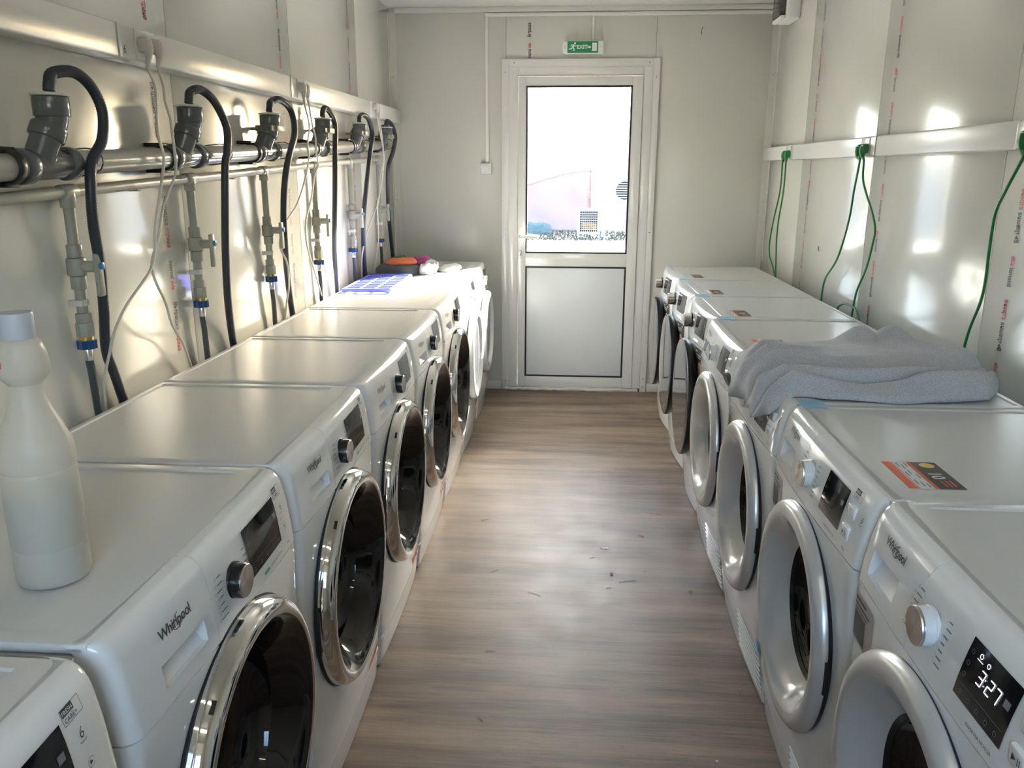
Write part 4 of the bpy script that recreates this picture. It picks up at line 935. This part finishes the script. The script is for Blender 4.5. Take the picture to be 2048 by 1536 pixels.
bmesh.ops.translate(bm, verts=bm.verts[:], vec=(-.80, -2.2, -.85)); obj('body_fabric', bm, 'sweat_grey', ss, ang=180)
bm = BM()   # solid plug in the hanging cuff's mouth, the shade inside painted dark
ringc = [(.0, .050 * math.cos(2 * PI * q / 24), .015 * math.sin(2 * PI * q / 24)) for q in range(24)]
c_ = Vector((.477, 2.395, .800)) - Vector((.80, 2.2, .85))
lo = [bm.verts.new(c_ + Vector((-.004 - .25 * v[2], v[1], v[2] - .012))) for v in ringc]; hi = [bm.verts.new(c_ + Vector((.012, v[1] * .9, v[2] * .9 - .010))) for v in ringc]
for q in range(24): bm.faces.new((lo[q], lo[(q + 1) % 24], hi[(q + 1) % 24], hi[q]))
bm.faces.new(hi); bm.faces.new(lo[::-1]); obj('cuff_inner_shade', bm, 'sweat_shade', ss, ang=60)

# blue slotted tray, sitting on the lids of the sunlit machines
tr_ = thing('plastic_tray', 'flat blue plastic tray with rows of slots in the sun', 'tray', (-.945, 3.925, .850), rz=.02)
TX, TY = .115, .285
bm = BM(); xs = [-TX, -TX + .014]; cols = 3; cw = (2 * TX - .028 - .012 * 2) / cols
for c in range(cols): xs += [xs[-1] + .000001 + (0 if c == 0 else .012), xs[-1] + (0 if c == 0 else .012) + cw]
box(bm, -TX, TX, -TY, -TY + .020, .004, .020, bev=.004); box(bm, -TX, TX, TY - .020, TY, .004, .020, bev=.004)
box(bm, -TX, -TX + .014, -TY + .018, TY - .018, .0045, .0195, bev=.003); box(bm, TX - .014, TX, -TY + .018, TY - .018, .0045, .0195, bev=.003)
obj('rim', bm, 'basket_blue', tr_)
for c in (-1, 1):
    box_obj('rib', (c * cw / 2 + c * .006 - .006, c * cw / 2 + c * .006 + .006, -TY + .018, TY - .018, .009, .0185), 'basket_blue', tr_, bev=.002)
nb = 9
for k in range(1, nb): y_ = -TY + .02 + (2 * TY - .04) * k / nb; box_obj('cross_bar', (-TX + .012, TX - .012, y_ - .011, y_ + .011, .0105, .0178), 'basket_blue', tr_, bev=.002)
for sx in (-1, 1):
    for sy in (-1, 1):
        bm = BM(); cyl(bm, (sx * (TX - .012), sy * (TY - .012), .0), (sx * (TX - .012), sy * (TY - .012), .006), .008, seg=14); obj('foot', bm, 'basket_blue', tr_)

# clothes heap beyond the tray
def blob(name, label, cat, c, rx, ry, h, mt, seed, amp=.3, rz=0, group=None, kind_flat=2.6):
    bm = BM(); n_, m_ = 36, 12; rings = []
    for i in range(m_ + 1):
        t = i / m_; ph = t * PI / 2; row = []
        for k in range(n_):
            a = 2 * PI * k / n_; ca, sa = math.cos(a), math.sin(a)
            q = (abs(ca) ** kind_flat + abs(sa) ** kind_flat) ** (-1 / kind_flat)
            rr = math.cos(ph) ** .45; x, y = rx * q * ca * rr, ry * q * sa * rr; z = h * math.sin(ph) ** .8
            nn = noise.noise(Vector((x * 22 + seed, y * 14, z * 40))); nn2 = noise.noise(Vector((x * 60 + seed, y * 60, z * 90)))
            f = 1 + amp * .35 * nn; row.append(bm.verts.new((x * f, y * f, max(0, z * (1 + amp * nn + amp * .35 * nn2)))))
        rings.append(row)
    for a, b_ in zip(rings, rings[1:]):
        for k in range(n_): bm.faces.new((a[k], a[(k + 1) % n_], b_[(k + 1) % n_], b_[k]))
    bm.faces.new(rings[0][::-1]); bm.faces.new(rings[-1])
    t_ = obj(name, bm, mt, ang=60); t_.location = c; t_.rotation_euler = (0, 0, rz); return tag(t_, label, cat, group)
G_ = 'clothes heaped at the far end of the left row'
blob('folded_trousers', 'dark grey folded garment at the front of the clothes heap', 'clothes', (-.955, 4.42, .850), .125, .145, .046, 'cloth_dark', 3, .22, group=G_)
blob('folded_shirt', 'orange folded garment on top of the dark grey one', 'clothes', (-.955, 4.52, .8965), .085, .125, .020, 'cloth_orange', 8, .35, group=G_)
blob('folded_shirt', 'green garment at the left back of the clothes heap', 'clothes', (-1.015, 4.745, .850), .055, .09, .055, 'cloth_green', 15, .4, group=G_)
blob('folded_shirt', 'magenta garment at the right back of the clothes heap', 'clothes', (-.885, 4.745, .850), .062, .10, .056, 'cloth_magenta', 22, .4, group=G_)
blob('plastic_bag', 'crumpled white plastic bag right of the clothes heap', 'bag', (-.795, 4.50, .850), .045, .14, .052, 'cloth_white', 31, .5)
blob('paper_tissue', 'crumpled white paper packet in the sun near the lid corner', 'paper', (-.695, 4.62, .850), .060, .15, .022, 'cloth_white', 44, .35)

# ================================================================== FLOOR LITTER
def litter(name, label, cat, x, y, pts, r, mt, group='lint and threads on the floor'):
    bm = BM(); sweep(bm, catmull([Vector(p) for p in pts], .004), r, 5); o_ = obj(name, bm, mt); o_.location = (x, y, 0); return tag(o_, label, cat, group)
TH = [(-.332, 3.055, .03, .2), (-.102, 2.469, .05, -.5), (.219, 2.581, .06, .25), (.154, 2.53, .02, .1), (.378, 3.172, .05, -.3), (-.218, 2.117, .03, 0), (.289, 2.66, .02, .9), (-.213, 1.809, .025, -.9), (.10, 2.75, .02, .5), (.30, 2.95, .03, -.8), (-.25, 2.62, .03, .6)]
TP = ['by the left row, farthest on that side', 'longest dark one in the middle of the aisle', 'curved one right of the aisle middle', 'tiny one just before the curved one', 'long one by the right row, farthest off', 'short one near the left row foreground', 'upright speck right of the curved one', 'slanting one nearest the camera', 'small one just before the white paper scrap', 'slanting one between paper scrap and right row', 'slanting one by the left row, halfway down the aisle']
for (x, y, l, a), tp_ in zip(TH, TP):
    c, s_ = math.cos(a), math.sin(a); litter('thread', 'dark thread on the floor, ' + tp_, 'thread', x, y, [(-l / 2 * c, -l / 2 * s_, .0016), (0, .004, .002), (l / 2 * c, l / 2 * s_ + .003, .0016)], .0007, 'ink')
bm = BM(); ring = [(.016, .002), (.008, .007), (-.004, .005), (-.014, .008), (-.017, .0), (-.006, -.006), (.005, -.004), (.013, -.006)]
lo = [bm.verts.new((x, y, .0005)) for x, y in ring]; hi = [bm.verts.new((x * .97, y * .97, .0014)) for x, y in ring]
for k in range(8): bm.faces.new((lo[k], lo[(k + 1) % 8], hi[(k + 1) % 8], hi[k]))
bm.faces.new(lo[::-1]); bm.faces.new(hi); o = obj('paper_scrap', bm, 'cloth_white', smooth=False); o.location = (.152, 2.837, 0); tag(o, 'torn scrap of white paper on the middle of the floor', 'paper')
for x, y, r, cl in ((.432, 2.527, .006, 'largest, by the fourth dryer on the right'), (.168, 2.635, .005, 'beside the white paper scrap'), (.493, 1.99, .003, 'tiniest, close to the right row'), (.38, 1.695, .004, 'nearest the camera at the bottom edge')):
    bm = BM(); bmesh.ops.create_icosphere(bm, subdivisions=1, radius=r)
    for v in bm.verts: v.co += Vector((random.uniform(-1, 1), random.uniform(-1, 1), random.uniform(-1, 1))) * r * .25; v.co.z = max(v.co.z + r * .8, 0.0005)
    o = obj('crumb', bm, 'cap_white'); o.location = (x, y, 0); tag(o, 'pale crumb on the floor, ' + cl, 'crumb', 'crumbs on the floor')

# ================================================================== LAMPS ON THE CEILING (above the frame)
for i, y in enumerate((.30, -.45)):
    t = thing('ceiling_lamp', 'white fluorescent batten on the ceiling, ' + ('just above the camera' if i == 0 else 'behind the camera'), 'ceiling lamp', (.03, y, ZC), group='ceiling battens')
    box_obj('batten', (-.62, .62, -.035, .035, -.045, -.0005), 'lamp_body', t, bev=.004)
    bm = BM(); cyl(bm, (-.59, 0, -.062), (.59, 0, -.062), .014, seg=16); obj('tube', bm, 'lamp_tube', t)

# ================================================================== OUTSIDE THE DOOR
struct(box_obj('outside_ground', (-30, 30, YB + .1, 45, -.30, -.16), 'outside_ground', bev=0))
bm = BM()
for a in range(13):
    for _ in (0,): pass
fac = struct(box_obj('outside_facade', (-14, 14, 23.2, 23.6, -.16, 2.6), 'outside_wall', bev=0))
tb = BM(); NX, NZ = 40, 24; GG = []
for i in range(NZ + 1):
    row = []
    for j in range(NX + 1):
        x = -4.2 + 4.7 * j / NX; z = -.15 + (1.25 + .35 * math.sin(x * .9 + 1.0)) * i / NZ; y = 22.6 - .5 * (1 - i / NZ) ** 2 + .10 * noise.noise(Vector((x * 1.7 + z, z * 1.3, 2))) + .05 * math.sin(x * 5 + z * 3)
        row.append(tb.verts.new((x, y, z)))
    GG.append(row)
for i in range(NZ):
    for j in range(NX): tb.faces.new((GG[i][j], GG[i][j + 1], GG[i + 1][j + 1], GG[i + 1][j]))
bmesh.ops.solidify(tb, geom=tb.faces[:], thickness=.02)
tag(obj('tarpaulin', tb, 'outside_tarp', ang=180), 'pale pink tarpaulin hanging outside behind the door glass', 'tarpaulin')
ac = thing('air_conditioner', 'white outdoor air conditioner with slatted fan opening beyond the door glass', 'air conditioner', (1.13, 20.2, .55))
box_obj('casing', (-.42, .42, -.16, .16, 0, .95), 'outside_metal', ac, bev=.02)
bm = BM(); lathe(bm, [(.215, 0.001), (0, .001)], .12, -.161, .42, 40); obj('fan_recess_shade', bm, 'outside_dark', ac)  # flat disc on the casing, black to paint the shade of the opening
for k in range(-3, 4):
    hw = math.sqrt(max(.0, .21 ** 2 - (k * .055) ** 2)); box_obj('fan_slat', (.12 - hw, .12 + hw, -.172, -.163, .42 + k * .055 - .010, .42 + k * .055 + .010), 'outside_metal', ac, bev=.002)
for sx in (-.36, .36): box_obj('leg', (sx - .045, sx + .045, -.10, .10, -.71, -.0005), 'outside_metal', ac, bev=.005)
cg = thing('wire_crate', 'white framed wire crate holding yellow hose beyond the door glass', 'crate', (.40, 19.6, -.16))
for a in ((-.27, .27, -.02, .02, .12, .18), (-.27, .27, -.02, .02, .66, .72), (-.27, -.21, -.02, .02, .18, .66), (.21, .27, -.02, .02, .18, .66)): box_obj('frame_bar', a, 'outside_metal', cg, bev=.004)
for k in range(1, 9): x = -.21 + .42 * k / 9; box_obj('wire', (x - .004, x + .004, -.006, .0, .18, .66), 'outside_metal', cg, bev=0)
for k in range(1, 9): z = .18 + .48 * k / 9; box_obj('wire', (-.21, .21, -.0125, -.0065, z - .004, z + .004), 'outside_metal', cg, bev=0)
box_obj('crate_inner_shade', (-.21, .21, .30, .38, .16, .69), 'outside_dark', cg, bev=0); box_obj('crate_base', (-.27, .27, .021, .349, .12, .16), 'outside_blue', cg, bev=0); box_obj('crate_top', (-.27, .27, .021, .349, .69, .72), 'outside_blue', cg, bev=0)  # black back panel paints the shade inside the crate
for sx in (-.24, .24): box_obj('leg', (sx - .02, sx + .02, .1, .14, .0, .1195), 'outside_metal', cg, bev=0)
yh = thing('garden_hose', 'coiled yellow hose inside the wire crate outside', 'hose', (.42, 19.78, .01))
bm = BM(); sweep(bm, [Vector((.15 * math.cos(a * .3), .10 * math.sin(a * .3), .03 + .0022 * a)) for a in range(80)], .022, 8); obj('coil', bm, 'outside_yellow', yh)
blob('blue_bundle', 'blue tarpaulin bundle on the ground outside the door', 'bundle', (-.95, 21.3, -.16), .45, .35, .26, 'outside_blue', 51, .3)
random.seed(11)
gb = BM()
for _ in range(2600):
    x = random.uniform(-3.2, 3.2); y = random.uniform(19.2, 22.0); h = random.uniform(.02, .09); a = random.uniform(0, PI); dx, dy = .02 * math.cos(a), .02 * math.sin(a)
    v = [gb.verts.new(p) for p in ((x - dx, y - dy, -.16), (x + dx, y + dy, -.16), (x + random.uniform(-.05, .05), y + random.uniform(-.05, .05), -.16 + h))]; gb.faces.new(v)
tag(obj('dry_grass', gb, 'outside_grass', smooth=False, recalc=False), 'dry grass tufts along the foot of the far wall outside', 'grass', kind='stuff')
